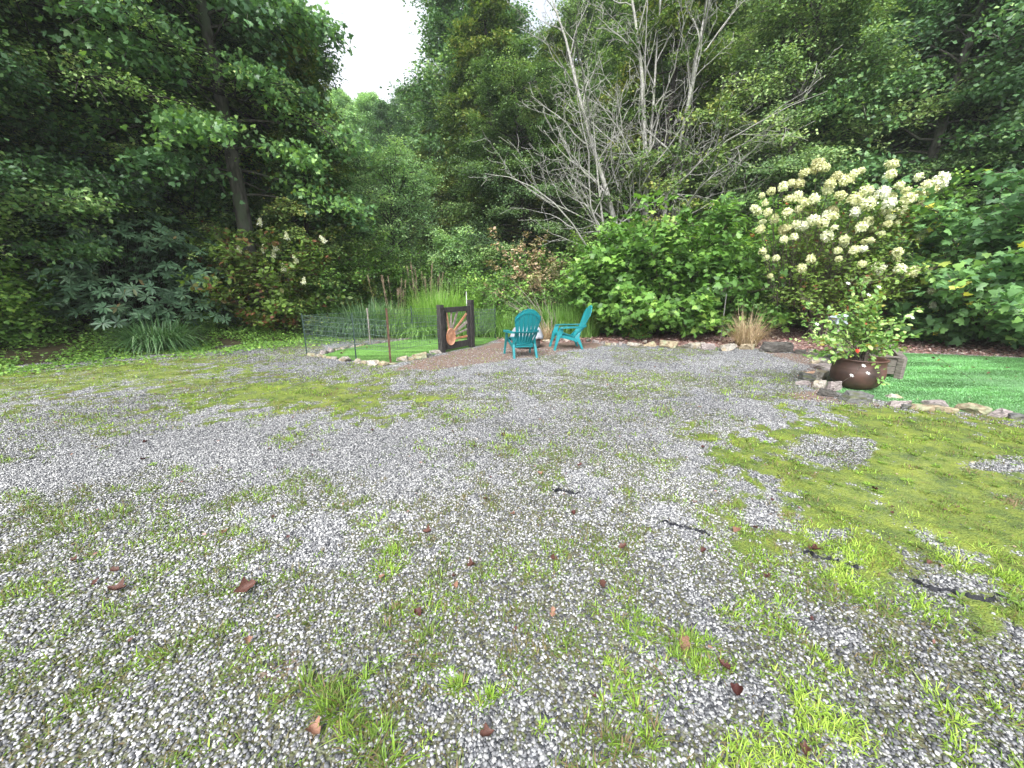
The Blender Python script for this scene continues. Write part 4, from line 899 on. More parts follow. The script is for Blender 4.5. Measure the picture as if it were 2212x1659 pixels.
og_dry = leafmat('dry_grass_leaf', [(0, (.17, .12, .07)), (.5, (.34, .26, .17)), (1, (.5, .41, .29))], .7, .2, .2)
p = G(330, 760); clump('ornamental_grass_clump', p[0], p[1] + .2, 1200, .45, 1.55, .025, og_dark, 'big arching dark green grass clump in front of the rhododendron', (.35, 1.0), (.5, .25), .9)
Yc = 12.4
def cl(px, Y, *a, **k): return clump('ornamental_grass_clump', XB(px, Y), Y, *a, **k)
cl(720, 11.9, 900, .5, 1.5, .03, og_dark, 'dark arching grass at the left behind the pen', (.3, .9), (.45, .2), .6)
cl(795, 11.9, 1500, .65, 1.95, .032, og_dark, 'tall dark arching grass with pale midribs behind the wooden stake', (.3, .9), (.6, .2), .6)
cl(862, 12.1, 1200, .65, 1.7, .028, og_green, 'pale plumed grass clump behind the pen turf', (.3, .9), (.6, .2), .6, plumes=14)
cl(925, 13.6, 700, .5, 2.1, .02, og_green, 'tall tan-plumed grass behind the bright clump', (.3, .8), (.4, .2), .4, plumes=16)
cl(962, 12.5, 2200, .75, 2.25, .02, og_bright, 'tall bright lime green grass clump behind the gate', (.15, .7), (.55, .22), .5)
cl(1020, 12.4, 1300, .75, 1.9, .028, og_green, 'green arching grass to the right behind the gate', (.3, .9), (.7, .2), .6)
cl(905, 11.6, 700, .5, 1.2, .028, og_green, 'low spilling grass at the back of the pen', (.4, 1.0), (.75, .2), .8)
cl(990, 11.7, 600, .5, 1.2, .02, og_green, 'low green grass seen through the gate', (.4, 1.0), (.6, .2), .8)
cl(1200, 12.2, 1500, .85, 1.65, .024, og_green, 'soft green grass between the two chairs', (.2, .8), (.5, .2), .45)
cl(1245, 12.1, 1100, .7, 1.65, .024, og_green, 'soft green grass behind the back of the right-hand chair', (.2, .8), (.4, .2), .45)
cl(1100, 12.0, 1100, .75, 1.5, .024, og_green, 'low green grass behind the left-hand chair', (.3, .9), (.45, .2), .6)
p = G(1616, 750); clump('dry_grass_clump', p[0], p[1] + .1, 650, .22, 1.35, .011, og_dry, 'bleached tan dry grass clump behind the mulch border', (.1, .9), (.5, .25), .75, 'dry grass')
clump('dry_grass_clump', XB(1180, 10.9), 10.9, 260, .2, .8, .011, og_dry, 'small reddish dry grass tuft behind the fire pit', (.1, .8), (.35, .2), .7, 'dry grass')
clump('ornamental_grass_clump', XB(2120, 10.6), 10.6, 200, .2, .7, .02, og_dark, 'dark strappy leaves beneath the right-hand tree', (.4, 1), (.5, .2), .8)
# ------------------------------------------------------------------ trees
GA = PI * (3 - 5 ** .5)
def tree_mesh(seed, H, zb, Rm, prof, elev, droop, npr, nsec, nleaf, ls, flat=.6, tmpl=DIA, tr=.16, sigma=.1, seclen=.45, sway=.03, t0=.3, clump_=.22, tb=.45, secdroop=.15, multi=1, twig=True, ybias=None, tset=.18):
    rg = np.random.default_rng(seed)
    zt = np.linspace(0, H, 12); ph_ = rg.random(4) * 6
    tx = lambda z: sway * H * np.sin(z / H * 2.6 + ph_[0]) - sway * H * math.sin(ph_[0]); ty = lambda z: sway * H * np.sin(z / H * 2.1 + ph_[1]) - sway * H * math.sin(ph_[1])
    W = Leaves()
    if multi == 1:
        tubes(W, np.stack([tx(zt), ty(zt), zt - .2], 1)[None], (tr * (1 - .92 * (zt / H) ** .9) * (1 + .5 * np.exp(-zt / .5)))[None], 10, .5)
    u = (np.arange(npr) + rg.random(npr)) / npr
    z0 = H * (zb + (1 - zb) * u * .97); az = GA * np.arange(npr) + rg.normal(size=npr) * .4
    Ln = Rm * prof(u) * (.7 + .5 * rg.random(npr))
    if ybias is not None: Ln = Ln * (1 + ybias[1] * np.cos(az - ybias[0]))
    el = np.radians(elev(u)) + rg.normal(size=npr) * .12
    tt = np.linspace(0, 1, 7)
    hd = np.stack([np.cos(az), np.sin(az)], 1)
    B = np.stack([tx(z0), ty(z0), z0], 1)
    if multi > 1:                                   # stems from the ground
        B = np.stack([hd[:, 0] * .12 * rg.random(npr), hd[:, 1] * .12 * rg.random(npr), 0 * z0], 1)
        tip = np.stack([hd[:, 0] * Ln, hd[:, 1] * Ln, z0], 1)
        pth = B[:, None] + (tip - B)[:, None] * tt[None, :, None] * np.stack([tt * .5 + .5, tt * .5 + .5, 1.35 - .35 * tt], 1)[None]
        el = el * 0 + .5
    else:
        pth = np.zeros((npr, 7, 3))
        pth[:, :, 0] = B[:, 0:1] + hd[:, 0:1] * Ln[:, None] * np.cos(el)[:, None] * tt; pth[:, :, 1] = B[:, 1:2] + hd[:, 1:2] * Ln[:, None] * np.cos(el)[:, None] * tt
        pth[:, :, 2] = B[:, 2:3] + Ln[:, None] * (np.sin(el)[:, None] * tt - droop * tt ** 2)
    pth[:, 1:] += np.cumsum(rg.normal(size=(npr, 6, 3)), 1) * .02 * Ln[:, None, None]
    r0 = np.clip(.011 * Ln + .004, .007, tr * .5)
    tubes(W, pth, r0[:, None] * (1 - .85 * tt)[None], 5, .5)
    # secondaries
    ns = npr * nsec; pi = np.repeat(np.arange(npr), nsec); ts = t0 + (1 - t0) * rg.random(ns) ** .8
    i = ts * 6; a = np.floor(i).astype(int).clip(0, 5); f = (i - a)[:, None]
    S0 = pth[pi, a] * (1 - f) + pth[pi, a + 1] * f
    ang = az[pi] + rg.choice([-1, 1], ns) * (.35 + .8 * rg.random(ns))
    sl = seclen * Ln[pi] * (1.15 - .7 * ts) * (.6 + .7 * rg.random(ns)) + .12
    se = rg.normal(size=ns) * .25 + .12 + (.5 if multi > 1 else 0)
    sdv = np.stack([np.cos(ang) * np.cos(se), np.sin(ang) * np.cos(se), np.sin(se)], 1)
    if twig:
        q_ = np.linspace(0, 1, 4); tp = S0[:, None] + sdv[:, None] * sl[:, None, None] * q_[None, :, None]; tp[:, :, 2] -= secdroop * sl[:, None] * q_ ** 2
        tubes(W, tp, (r0[pi] * .35)[:, None] * (1 - .7 * q_)[None] + .002, 3, .5)
    nl = ns * nleaf; k = np.repeat(np.arange(ns), nleaf); s = .1 + .95 * rg.random(nl)
    P = S0[k] + sdv[k] * (sl[k] * s)[:, None] + rg.normal(size=(nl, 3)) * sigma * np.array([1, 1, .55]); P[:, 2] -= secdroop * sl[k] * s ** 2
    ax = sdv[k] * .6 + rg.normal(size=(nl, 3)) * np.array([.8, .8, .4]) - np.array([0, 0, .25])
    out_ = unit(P - np.array([0, 0, H * .45])); nr = np.array([0, 0, 1.]) * flat + out_ * .35 + rg.normal(size=(nl, 3)) * (1 - flat) * .8
    cv = rg.normal(size=npr)[pi][k] * clump_ * .6 + rg.normal(size=ns)[k] * clump_ * .5
    ti = np.clip(tb + cv + rg.normal(size=nl) * tset, 0, 1)
    keep = P[:, 2] > .03
    L = Leaves(); L.add(tmpl, P[keep], frames(ax, nr)[keep], (ls * (.6 + .7 * rg.random(nl)))[keep], ti[keep])
    return L, W
ROUNDP = lambda u: np.sqrt(np.clip(1 - (1.7 * u - .75) ** 2, .04, 1))
CONE = lambda u: (1 - u) ** .75 * (1 - .25 * np.exp(-u * 8)) + .05
TALL = lambda u: np.sqrt(np.clip(1 - (1.35 * u - .38) ** 2, .05, 1))
UPE = lambda u: 5 + 60 * u
CONEE = lambda u: -4 + 25 * u
leaf_oak = leafmat('oak_green_leaf', [(0, (.016, .036, .016)), (.4, (.034, .072, .028)), (.75, (.062, .115, .04)), (1, (.12, .17, .06))], .48, .28, .42, gain=2.78)
leaf_mid = leafmat('mid_green_leaf', [(0, (.022, .042, .018)), (.4, (.046, .08, .032)), (.75, (.078, .125, .045)), (1, (.135, .175, .07))], .5, .3, .35, gain=2.78)
leaf_con = leafmat('hemlock_leaf', [(0, (.016, .032, .010)), (.45, (.038, .066, .018)), (.8, (.075, .105, .026)), (1, (.12, .12, .035))], .6, .2, .25, gain=2.78)
leaf_light = leafmat('light_green_leaf', [(0, (.045, .08, .04)), (.45, (.095, .16, .075)), (.8, (.155, .235, .105)), (1, (.22, .29, .12))], .5, .32, .35, gain=2.78)
leaf_pop = leafmat('poplar_leaf', [(0, (.022, .05, .022)), (.45, (.042, .088, .034)), (.8, (.075, .14, .045)), (.95, (.12, .20, .05)), (1, (.36, .26, .05))], .42, .3, .5, gain=2.78)
leaf_bee = leafmat('beech_leaf', [(0, (.028, .055, .018)), (.4, (.06, .105, .03)), (.75, (.11, .165, .05)), (1, (.22, .26, .11))], .45, .32, .45, gain=2.78)
leaf_rho = leafmat('rhododendron_leaf', [(0, (.022, .042, .024)), (.5, (.048, .09, .048)), (.9, (.09, .14, .08)), (1, (.2, .12, .05))], .34, .1, .6, gain=2.37)
leaf_vib = leafmat('shrub_leaf', [(0, (.04, .09, .022)), (.4, (.075, .155, .032)), (.75, (.13, .235, .045)), (.96, (.23, .34, .08)), (1, (.3, .1, .04))], .45, .32, .42, gain=1.80)
leaf_und = leafmat('understory_leaf', [(0, (.03, .06, .018)), (.4, (.055, .11, .026)), (.8, (.10, .18, .038)), (1, (.18, .26, .06))], .5, .3, .3, gain=2.23)
leaf_red = leafmat('reddish_leaf', [(0, (.09, .09, .04)), (.4, (.16, .16, .07)), (.75, (.32, .22, .14)), (1, (.48, .36, .26))], .6, .25, .3)
leaf_hyd = leafmat('hydrangea_leaf', [(0, (.14, .06, .03)), (.2, (.08, .12, .03)), (.55, (.12, .20, .04)), (.85, (.20, .30, .06)), (1, (.30, .38, .08))], .5, .32, .35)
tbark = surf('tree_bark', (.05, .045, .04), (.15, .14, .125), 6, .9, .7, .02, stretch=(2, 2, .6), c3=(.09, .11, .07))
dbark = surf('dark_bark', (.02, .017, .015), (.06, .052, .045), 6, .9, .7, .02, stretch=(2, 2, .6))
def make_tree(name, x, y, LW, lm, wm, label, cat='tree', group=None, rz=0., s=1., z=None):
    e = empty(name, (x, y, (float(hgt(x, y)) if z is None else z)), rz); e.scale = (s, s, s); tag(e, label, cat, group)
    LW[0].build('crown', lm, e); LW[1].build('trunk', wm, e, True); return e
def place_tree(src, x, y, s, rz, label, group=None, cat='tree', sz=1.0):
    c = copy_thing(src); c.location = (x, y, float(hgt(x, y))); c.scale = (s, s, s * sz); c.rotation_euler = (0, 0, rz)
    tag(c, label, cat, group); return c
# unique near trees ---------------------------------------------------------
# layered overhanging beech at the left
make_tree('beech_tree', -12.6, 10.2, tree_mesh(111, 15, .34, 6.4, lambda u: 1 - .25 * u, lambda u: 6 + 30 * u, .26, 125, 27, 74, .078, .7, OVAL if False else DIA, .32, .13, .34, clump_=.34, tb=.5, secdroop=.3), leaf_bee, dbark, 'large beech-like tree overhanging the clearing with layered sprays at far left')
make_tree('beech_tree', XB(70, 10.6), 10.4, tree_mesh(110, 7.0, .16, 3.5, lambda u: 1 - .3 * u, lambda u: 5 + 30 * u, .25, 75, 20, 60, .075, .72, DIA, .12, .1, .36, clump_=.34, tb=.55, secdroop=.3), leaf_bee, dbark, 'smaller beech-like tree with pale layered sprays behind the lower rhododendron')
make_tree('beech_tree', XB(330, 12.9), 12.9, tree_mesh(112, 9.0, .30, 3.6, lambda u: 1 - .3 * u, lambda u: 5 + 30 * u, .25, 75, 18, 60, .08, .72, DIA, .14, .1, .36, clump_=.34, tb=.5, secdroop=.3), leaf_bee, dbark, 'beech-like tree with layered sprays directly above the tall rhododendron')
# tulip poplar
make_tree('poplar_tree', XB(568, 11.9), 11.9, tree_mesh(102, 18, .20, 2.8, lambda u: 1.0 - .3 * u + .1 * np.sin(u * 9), lambda u: 5 + 40 * u, .35, 105, 19, 34, .115, .45, LOBE, .24, .18, .4, clump_=.25, tb=.5, secdroop=.4), leaf_pop, tbark, 'tall poplar with large lobed leaves and grey trunk, left of the sky gap')
make_tree('poplar_tree', XB(640, 14.6), 14.6, tree_mesh(103, 14.5, .05, 2.5, lambda u: .95 - .2 * u, lambda u: 5 + 30 * u, .4, 95, 15, 36, .10, .4, DIA, .16, .16, .4, clump_=.25, tb=.45, secdroop=.5), leaf_pop, tbark, 'drooping leafy tree on the left edge of the sky gap')
make_tree('dark_trunk_tree', XB(492, 14), 14, tree_mesh(104, 14, .30, 4.2, ROUNDP, UPE, .25, 60, 14, 34, .13, .6, DIA, .2, .14, .42, tb=.35), leaf_oak, dbark, 'dark trunked tree behind the poplar')
# central pale bushy tree
make_tree('bushy_tree', XB(862, 19.5), 19.5, tree_mesh(105, 6.4, .02, 2.95, lambda u: np.sqrt(np.clip(1 - (1.25 * u - .35) ** 2, .03, 1)), lambda u: 10 + 50 * u, .1, 95, 14, 34, .10, .45, DIA, .12, .13, .38, clump_=.2, tb=.5), leaf_light, tbark, 'rounded pale green bushy tree in the middle below the sky gap')
make_tree('bushy_tree', XB(980, 18), 18, tree_mesh(106, 3.3, .02, 1.9, ROUNDP, UPE, .1, 55, 12, 30, .09, .5, DIA, .08, .11, .4, tb=.6), leaf_light, tbark, 'low pale green tree right of the bushy middle tree')
# shrubs in front of the wood ------------------------------------------------
def rhodo(x, y, seed, Rx, Hh, n, label):
    rg = np.random.default_rng(seed); L = Leaves(); Wd = Leaves(); e = empty('rhododendron', (x, y, float(hgt(x, y)))); tag(e, label, 'shrub')
    a = rg.random(n) * 2 * PI; el = np.arcsin(rg.random(n) ** 1.0 * .98); rr = .55 + .5 * rg.random(n)
    C = np.stack([np.cos(a) * np.cos(el) * Rx * rr, np.sin(a) * np.cos(el) * Rx * rr * .8, .25 + np.sin(el) * (Hh - .3) * rr], 1)
    q_ = np.linspace(0, 1, 6)
    B = np.stack([rg.normal(size=n) * .15, rg.normal(size=n) * .15, 0 * a], 1)[::1]
    pth = B[:, None] * (1 - q_)[None, :, None] + C[:, None] * q_[None, :, None]; pth[:, :, 2] += np.sin(q_ * PI) * .3; tubes(Wd, pth[::3], np.full((len(pth[::3]), 6), .012) * (1.2 - q_), 4)
    up = unit(C * [1, 1, .6] / np.array([Rx, Rx, Hh]) + [0, 0, .7] + rg.normal(size=(n, 3)) * .25)
    m_ = 11; k = np.repeat(np.arange(n), m_); ang = np.tile(np.arange(m_) * 2 * PI / m_, n) + np.repeat(rg.random(n) * 6, m_) + rg.normal(size=n * m_) * .2
    ux = unit(np.cross(up, [[0, 1, .01]])); uy = np.cross(up, ux)
    rad = ux[k] * np.cos(ang)[:, None] + uy[k] * np.sin(ang)[:, None]; dr_ = (.05 + .5 * rg.random(n * m_))[:, None]
    ax = rad + up[k] * (.35 - dr_); nr = up[k] + rad * .3
    L.add(STRAP, C[k] + rad * .01, frames(ax, nr), .19 * (.7 + .5 * rg.random(n * m_)), np.clip(.45 + rg.normal(size=n)[k] * .15 + rg.normal(size=n * m_) * .1, 0, 1))
    L.build('foliage', leaf_rho, e); Wd.build('stems', dbark, e); return e
rx = XB(300, 10.6); rhodo(rx, 10.5, 201, 2.3, 4.3, 750, 'tall dark rhododendron with strap leaves in whorls behind the grass clump')
rhodo(XB(200, 10.2), 10.0, 202, 1.5, 2.0, 330, 'lower spreading part-shaded rhododendron at the left')
rhodo(XB(420, 11.2), 11.0, 203, 1.7, 3.0, 420, 'rhododendron right of the tallest one, beside the white-flowered shrub')
# panicle hydrangea
hx, hy = XB(595, 11.8), 11.8
LW = tree_mesh(204, 2.9, .05, 1.9, lambda u: .7 + .3 * np.sin(u * 3), UPE, .2, 60, 9, 18, .13, .55, OVAL, .05, .1, .3, multi=8, tb=.35, clump_=.15)
pe2 = make_tree('panicle_shrub', hx, hy, LW, leaf_hyd, bark, 'loose shrub with pale upright flower panicles at the left edge of the wood', 'shrub')
pan = leafmat('cream_panicle', [(0, (.42, .45, .25)), (.5, (.6, .6, .42)), (1, (.75, .75, .6))], .7, .2, .2)
for a, b in [(560, 478), (620, 508), (517, 538), (568, 536), (590, 548), (640, 558), (655, 605), (612, 577), (598, 533), (700, 515)]:
    p = np.array(A(a, b, hy - 1.0)); L = Leaves(); n = 170; t_ = rng.random(n); rr = .085 * (1 - .75 * t_) * rng.random(n); aa = rng.random(n) * 6.3
    P = np.stack([np.cos(aa) * rr, np.sin(aa) * rr, t_ * .19], 1); L.add(ROUND, P, frames(rng.normal(size=(n, 3)), P * [1, 1, .3] + rng.normal(size=(n, 3)) * .02), .028 * np.ones(n), np.clip(.5 + .25 * rng.normal(size=n), 0, 1))
    o = L.build('flower_panicle', pan, pe2); o.location = (p[0] - hx, p[1] - hy, p[2] - float(hgt(hx, hy)) - .1); o.rotation_euler = (rng.normal() * .3, rng.normal() * .3, 0)
# lobed-leaf shrub right of chairs
make_tree('lobed_leaf_shrub', XB(1420, 12.3), 12.3, tree_mesh(205, 3.7, .05, 2.5, lambda u: .9 + .15 * np.sin(u * 4), UPE, .15, 100, 12, 16, .155, .6, LOBE, .06, .13, .28, multi=9, tb=.45, clump_=.2), leaf_vib, bark, 'wide leafy maple-like shrub right of the chairs', 'shrub')
make_tree('lobed_leaf_shrub', XB(1330, 12.0), 12.0, tree_mesh(206, 2.7, .05, 1.3, lambda u: .9 + .15 * np.sin(u * 4), UPE, .15, 60, 10, 12, .15, .6, LOBE, .05, .11, .3, multi=6, tb=.45), leaf_vib, bark, 'lower leafy shrub just behind the right-hand chair', 'shrub')
make_tree('leafy_shrub', XB(1560, 12.6), 12.8, tree_mesh(207, 3.9, .05, 1.9, lambda u: .9 + .1 * np.sin(u * 4), UPE, .15, 70, 12, 26, .11, .55, OVAL, .05, .12, .3, multi=6, tb=.35), leaf_vib, bark, 'leafy shrub between the maple-like shrub and the hydrangea', 'shrub')
make_tree('dwarf_conifer', XB(1372, 11.3), 11.3, tree_mesh(208, .75, .05, .28, lambda u: 1 - .5 * u, UPE, .1, 50, 8, 14, .05, .3, DIA, .02, .03, .4, tb=.5), leaf_vib, bark, 'tiny round evergreen at the foot of the maple-like shrub', 'shrub')
make_tree('lobed_leaf_tree', XB(2120, 9.9), 9.9, tree_mesh(209, 4.0, .05, 2.6, lambda u: .95 + .1 * np.sin(u * 4), UPE, .25, 95, 12, 14, .18, .55, LOBE, .06, .14, .3, multi=7, tb=.42, clump_=.2), leaf_pop, bark, 'broad lobed-leaf tree beyond the lawn at the right edge', 'tree')
make_tree('lobed_leaf_tree', XB(2290, 9.4), 9.3, tree_mesh(210, 4.6, .05, 2.2, lambda u: .95 + .1 * np.sin(u * 4), UPE, .25, 80, 12, 14, .18, .55, LOBE, .06, .14, .3, multi=7, tb=.42), leaf_pop, bark, 'taller lobed-leaf tree cut off by the right frame edge', 'tree')
make_tree('reddish_shrub', XB(1135, 15), 15, tree_mesh(211, 3.6, .1, 1.6, lambda u: .8 + .3 * np.sin(u * 6), UPE, .15, 28, 9, 16, .11, .5, OVAL, .05, .1, .3, multi=6, tb=.62, clump_=.3), leaf_red, bark, 'sparse shrub with pinkish tan leaves behind the grasses', 'shrub')
make_tree('reddish_shrub', XB(1200, 14.4), 14.4, tree_mesh(212, 2.6, .1, 1.6, lambda u: .9 + .1 * np.sin(u * 6), UPE, .15, 45, 9, 16, .09, .5, OVAL, .04, .1, .3, multi=6, tb=.3, clump_=.3), leaf_red, bark, 'olive and russet shrub behind the fire pit', 'shrub')
make_tree('wild_shrub', XB(1080, 13.6), 13.6, tree_mesh(213, 2.1, .1, 1.4, lambda u: .9 + .1 * np.sin(u * 6), UPE, .15, 50, 9, 18, .085, .5, OVAL, .04, .1, .3, multi=6, tb=.5, clump_=.3), leaf_und, bark, 'green wild shrub left of the fire pit background', 'shrub')
# bare dried stalks behind fire pit
W = Leaves()
for k in range(16):
    b0 = np.array([XB(1190, 11.2) + rng.normal() * .15, 11.2 + rng.normal() * .1, 0]); tip = np.array([b0[0] - .2 - 1.1 * rng.random(), 11.3 + rng.normal() * .3, .9 + .9 * rng.random()])
    tubes(W, arch(b0, tip, 9, .15, .03)[None], np.linspace(.009, .003, 9)[None], 4)
o = W.build('dead_stalks', surf('pale_stalk', (.2, .17, .14), (.36, .32, .28), 9, .9, 0)); tag(o, 'leaning bare grey stalks behind the fire pit', 'dead shrub')
# ---- hydrangea tree with cream heads
HX, HY = XB(1778, 11.2), 11.2
LW = tree_mesh(220, 3.7, .3, 1.75, lambda u: 1.0 - .2 * u, UPE, .2, 120, 11, 12, .085, .5, OVAL, .05, .14, .22, multi=12, tb=.5, clump_=.15, t0=.5, tset=.2)
he = make_tree('hydrangea', HX, HY, LW, leaf_hyd, surf('hydrangea_stem', (.09, .07, .055), (.2, .17, .14), 14, .9, .3, .004), 'large hydrangea covered in round cream flower heads beyond the pot', 'shrub')
HD = [(425,115,1.5),(470,125,.8),(345,155,1.1),(860,105,1.2),(855,165,1),(1020,180,.9),(1145,205,1.5),(1070,225,1.1),(535,175,1),(590,200,1.3),(640,160,.9),(680,140,.7),(495,220,1),(310,220,1.1),(215,240,.9),(265,215,.8),(145,265,.8),(90,290,.6),(480,258,1),(555,290,1.1),(710,265,1.3),(805,275,1.2),(905,230,.9),(945,260,.9),(1030,270,1.3),(1100,250,1.1),(640,315,1.4),(720,340,1.3),(845,335,1.2),(860,295,.9),(960,310,1.3),(1010,330,1.2),(825,380,1.1),(920,380,1.2),(300,300,1),(250,310,.9),(340,330,1),(400,310,1),(110,335,.7),(45,365,.8),(65,385,.9),(125,390,.8),(240,390,1),(310,370,.9),(510,375,1.1),(475,415,1),(395,435,1.2),(515,410,1),(450,455,1),(165,430,.9),(95,445,.7),(80,490,.8),(225,490,1.2),(330,470,1.2),(290,460,.8),(645,385,.9),(720,440,1),(680,478,1.1),(760,490,1),(835,458,.8),(850,420,.9),(890,455,.8),(520,480,.7),(475,530,1.2),(280,535,.8),(220,550,.8),(580,550,1),(575,575,.9),(800,515,.7),(1040,525,1.3),(735,555,.7),(700,565,.7),(540,615,.8),(635,615,.9),(690,605,.8),(895,625,1),(890,665,.8),(925,545,.6),(95,620,.8),(120,655,.6),(175,660,.7),(380,665,.9),(545,665,.7),(685,695,.8),(785,720,1.2),(910,725,1.1),(985,740,1.2),(755,765,1),(700,800,1),(325,720,1),(140,765,.6),(1100,855,.8),(1100,940,.7)]
hmat = leafmat('cream_hydrangea', [(0, (.28, .25, .13)), (.3, (.42, .42, .23)), (.65, (.56, .59, .38)), (1, (.72, .74, .60))], .7, .2, .2)
heads = []
for k in range(7):
    rg = np.random.default_rng(300 + k); L = Leaves(); n = 420; d = unit(rg.normal(size=(n, 3))); d = d[d[:, 2] > -.75]; n = len(d)
    sh = np.array([.105, .105, .085 + .03 * rg.random()]); P = d * sh * (1 + .18 * np.sin(d[:, :1] * 9 + k) * np.sin(d[:, 2:3] * 7) + rg.normal(size=(n, 1)) * .07)
    L.add(ROUND, P - d * .01, frames(rg.normal(size=(n, 3)), d + rg.normal(size=(n, 3)) * .3), .033 * (.7 + .5 * rg.random(n)), np.clip(.30 + .09 * k + rg.normal(size=n) * .12, 0, 1))
    heads.append(L)
Wh = Leaves(); L7 = Leaves(); hobj = []
for i, (a, b, s) in enumerate(HD):
    px, py = (2800 + a * .633) / 1.736, (550 + b * .633) / 1.736
    Y = HY - 1.75 + .8 * rng.random() - (.15 if b > 600 else 0); p = np.array(A(px, py, Y)) - [HX, HY, float(hgt(HX, HY))]
    k = int(np.clip(3.2 + rng.normal() * 1.8 + (1 if s > 1.1 else 0), 0, 6))
    if i < 7 and k != i: k = i % 7
    if not isinstance(heads[k], bpy.types.Object):
        heads[k] = heads[k].build('flower_head', hmat, he); o = heads[k]
    else:
        o = heads[k].copy(); COL.objects.link(o); o.parent = he
    o.location = p; o.scale = (s * .93, s * .93, s * (.8 + .4 * rng.random())); o.rotation_euler = (rng.normal() * .4, rng.normal() * .4, rng.random() * 6)
    b0 = np.array([p[0] * .55, p[1] * .3, p[2] * .45]); b0[1] += .35; pt = arch(b0, p, 6, .1, .03); tubes(Wh, pt[None], np.linspace(.011, .004, 6)[None], 4)
    leafalong(L7, pt, 9, .10, OVAL, .45, (.65, .2), .05, rg=rng)
for k in range(60):
    a_ = rng.random() * 6.3; r1 = .2 + 1.9 * rng.random(); pt = arch([rng.normal() * .25, rng.normal() * .2, 0], [math.cos(a_) * r1, math.sin(a_) * r1 * .6, 1.0 + 2 * rng.random()], 8, .0, .05); tubes(Wh, pt[None], np.linspace(.022, .006, 8)[None], 5)
Wh.build('stems', surf('hydrangea_wood', (.09, .07, .06), (.22, .19, .16), 14, .9, .3, .004), he); L7.build('shoots', leaf_hyd, he)
# ---- bare tree
def bare_tree():
    rg = np.random.default_rng(77); BR_ = {0: [], 1: [], 2: [], 3: []}
    def grow(p, d, Ln, r, lv):
        n = 8; pts = [p]; st_ = Ln / (n - 1)
        for i in range(n - 1):
            k = (.05, .13, .17, .2)[lv]
            d = d + rg.normal(size=3) * k + np.array([0, 0, (.015, .022, .03, .03)[lv]]); d = d / np.linalg.norm(d); p = p + d * st_; pts.append(p)
        rad = r * (1 - np.linspace(0, 1, n) * .82); BR_[lv].append((np.array(pts), rad))
        if lv == 3: return
        nc = (13, 6, 4)[lv]
        for j in range(nc):
            t_ = (.16, .22, .2)[lv] + (.8) * (j + rg.random() * .8) / nc; t_ = min(t_, .97); q_ = t_ * (n - 1); i = min(int(q_), n - 2); f = q_ - i
            pp = pts[i] * (1 - f) + pts[i + 1] * f; dd = pts[i + 1] - pts[i]; dd = dd / np.linalg.norm(dd)
            a_ = rg.random() * 2 * PI; u = np.cross(dd, [.3, .2, 1]); u /= np.linalg.norm(u); v = np.cross(dd, u); side = u * math.cos(a_) + v * math.sin(a_)
            if lv == 0:
                a_ = j * GA + rg.random(); side = np.array([math.cos(a_), math.sin(a_), .05 + .3 * rg.random()])
                nd = dd * (.5 + .7 * t_) + side * 1.0; L2 = (7.0 - 5.0 * t_) * (.6 + .6 * rg.random()); r2 = .05 * (1.1 - .65 * t_)
            else:
                nd = dd * 1.0 + side * (.75 + .3 * rg.random()); L2 = Ln * (.52 - .25 * t_) * (.6 + .6 * rg.random()); r2 = float(np.interp(t_, [0, 1], [rad[0], rad[-1]])) * .6
            grow(pp, nd / np.linalg.norm(nd), L2, max(r2, .006), lv + 1)
    for k, (dx, dy, hh, r) in enumerate([(.03, 0, 12.5, .15), (-.16, .05, 12, .13), (.13, -.03, 11.0, .11), (.3, .1, 9.0, .085), (-.05, .1, 11.5, .1), (-.42, .02, 7.5, .075)]):
        grow(np.array([dx * 1.2, dy * 2, -.1]), unit(np.array([dx, dy, 1.])), hh, r, 0)
    e = empty('bare_tree', (XB(1375, 15.4), 15.4, 0)); tag(e, 'leafless grey lichen-covered dead tree with many spreading branches', 'tree')
    lic = surf('lichen_bark', (.2, .195, .18), (.46, .45, .42), 12, .9, .5, .01, c3=(.30, .32, .24))
    for nm, lvs in (('trunk', (0,)), ('branches', (1, 2, 3))):
        W = Leaves()
        for lv in lvs:
            P = np.array([b[0] for b in BR_[lv]]); Rr = np.array([b[1] for b in BR_[lv]]); Rr = np.maximum(Rr, .0065); tubes(W, P, Rr, 8 if lv == 0 else 4)
        W.build(nm, lic, e, True)
bare_tree()
# ---- forest prototypes
PR = {}
def proto(key, name, x, y, LW, lm, wm, label, s=1., rz=0., group=None):
    PR[key] = make_tree(name, x, y, LW, lm, wm, label, 'tree', group, rz, s); return PR[key]
G_R = 'trees on the hillside at the right'; G_L = 'trees in the wood at the left'; G_C = 'trees at the head of the valley'
proto('oak', 'oak_tree', XB(1020, 29), 29, tree_mesh(401, 18.5, .18, 4.3, TALL, UPE, .12, 90, 18, 55, .17, .5, DIA, .24, .26, .42, clump_=.25, tb=.45), leaf_oak, tbark, 'tall dark oak at the right side of the sky gap', 1.07)
proto('ash', 'leafy_tree', XB(1480, 25), 25, tree_mesh(402, 14.5, .14, 4.4, ROUNDP, UPE, .16, 90, 18, 58, .14, .6, DIA, .2, .2, .42, clump_=.3, tb=.5), leaf_mid, tbark, 'leafy hillside tree directly behind the bare tree', 1.0)
proto('maple', 'leafy_tree', XB(2050, 15.6), 15.6, tree_mesh(403, 13, .10, 4.6, lambda u: 1 - .35 * u, lambda u: 3 + 28 * u, .2, 90, 20, 60, .125, .7, DIA, .18, .15, .4, clump_=.3, tb=.48, secdroop=.25), leaf_mid, dbark, 'broad hillside tree with layered branches above the hydrangea')
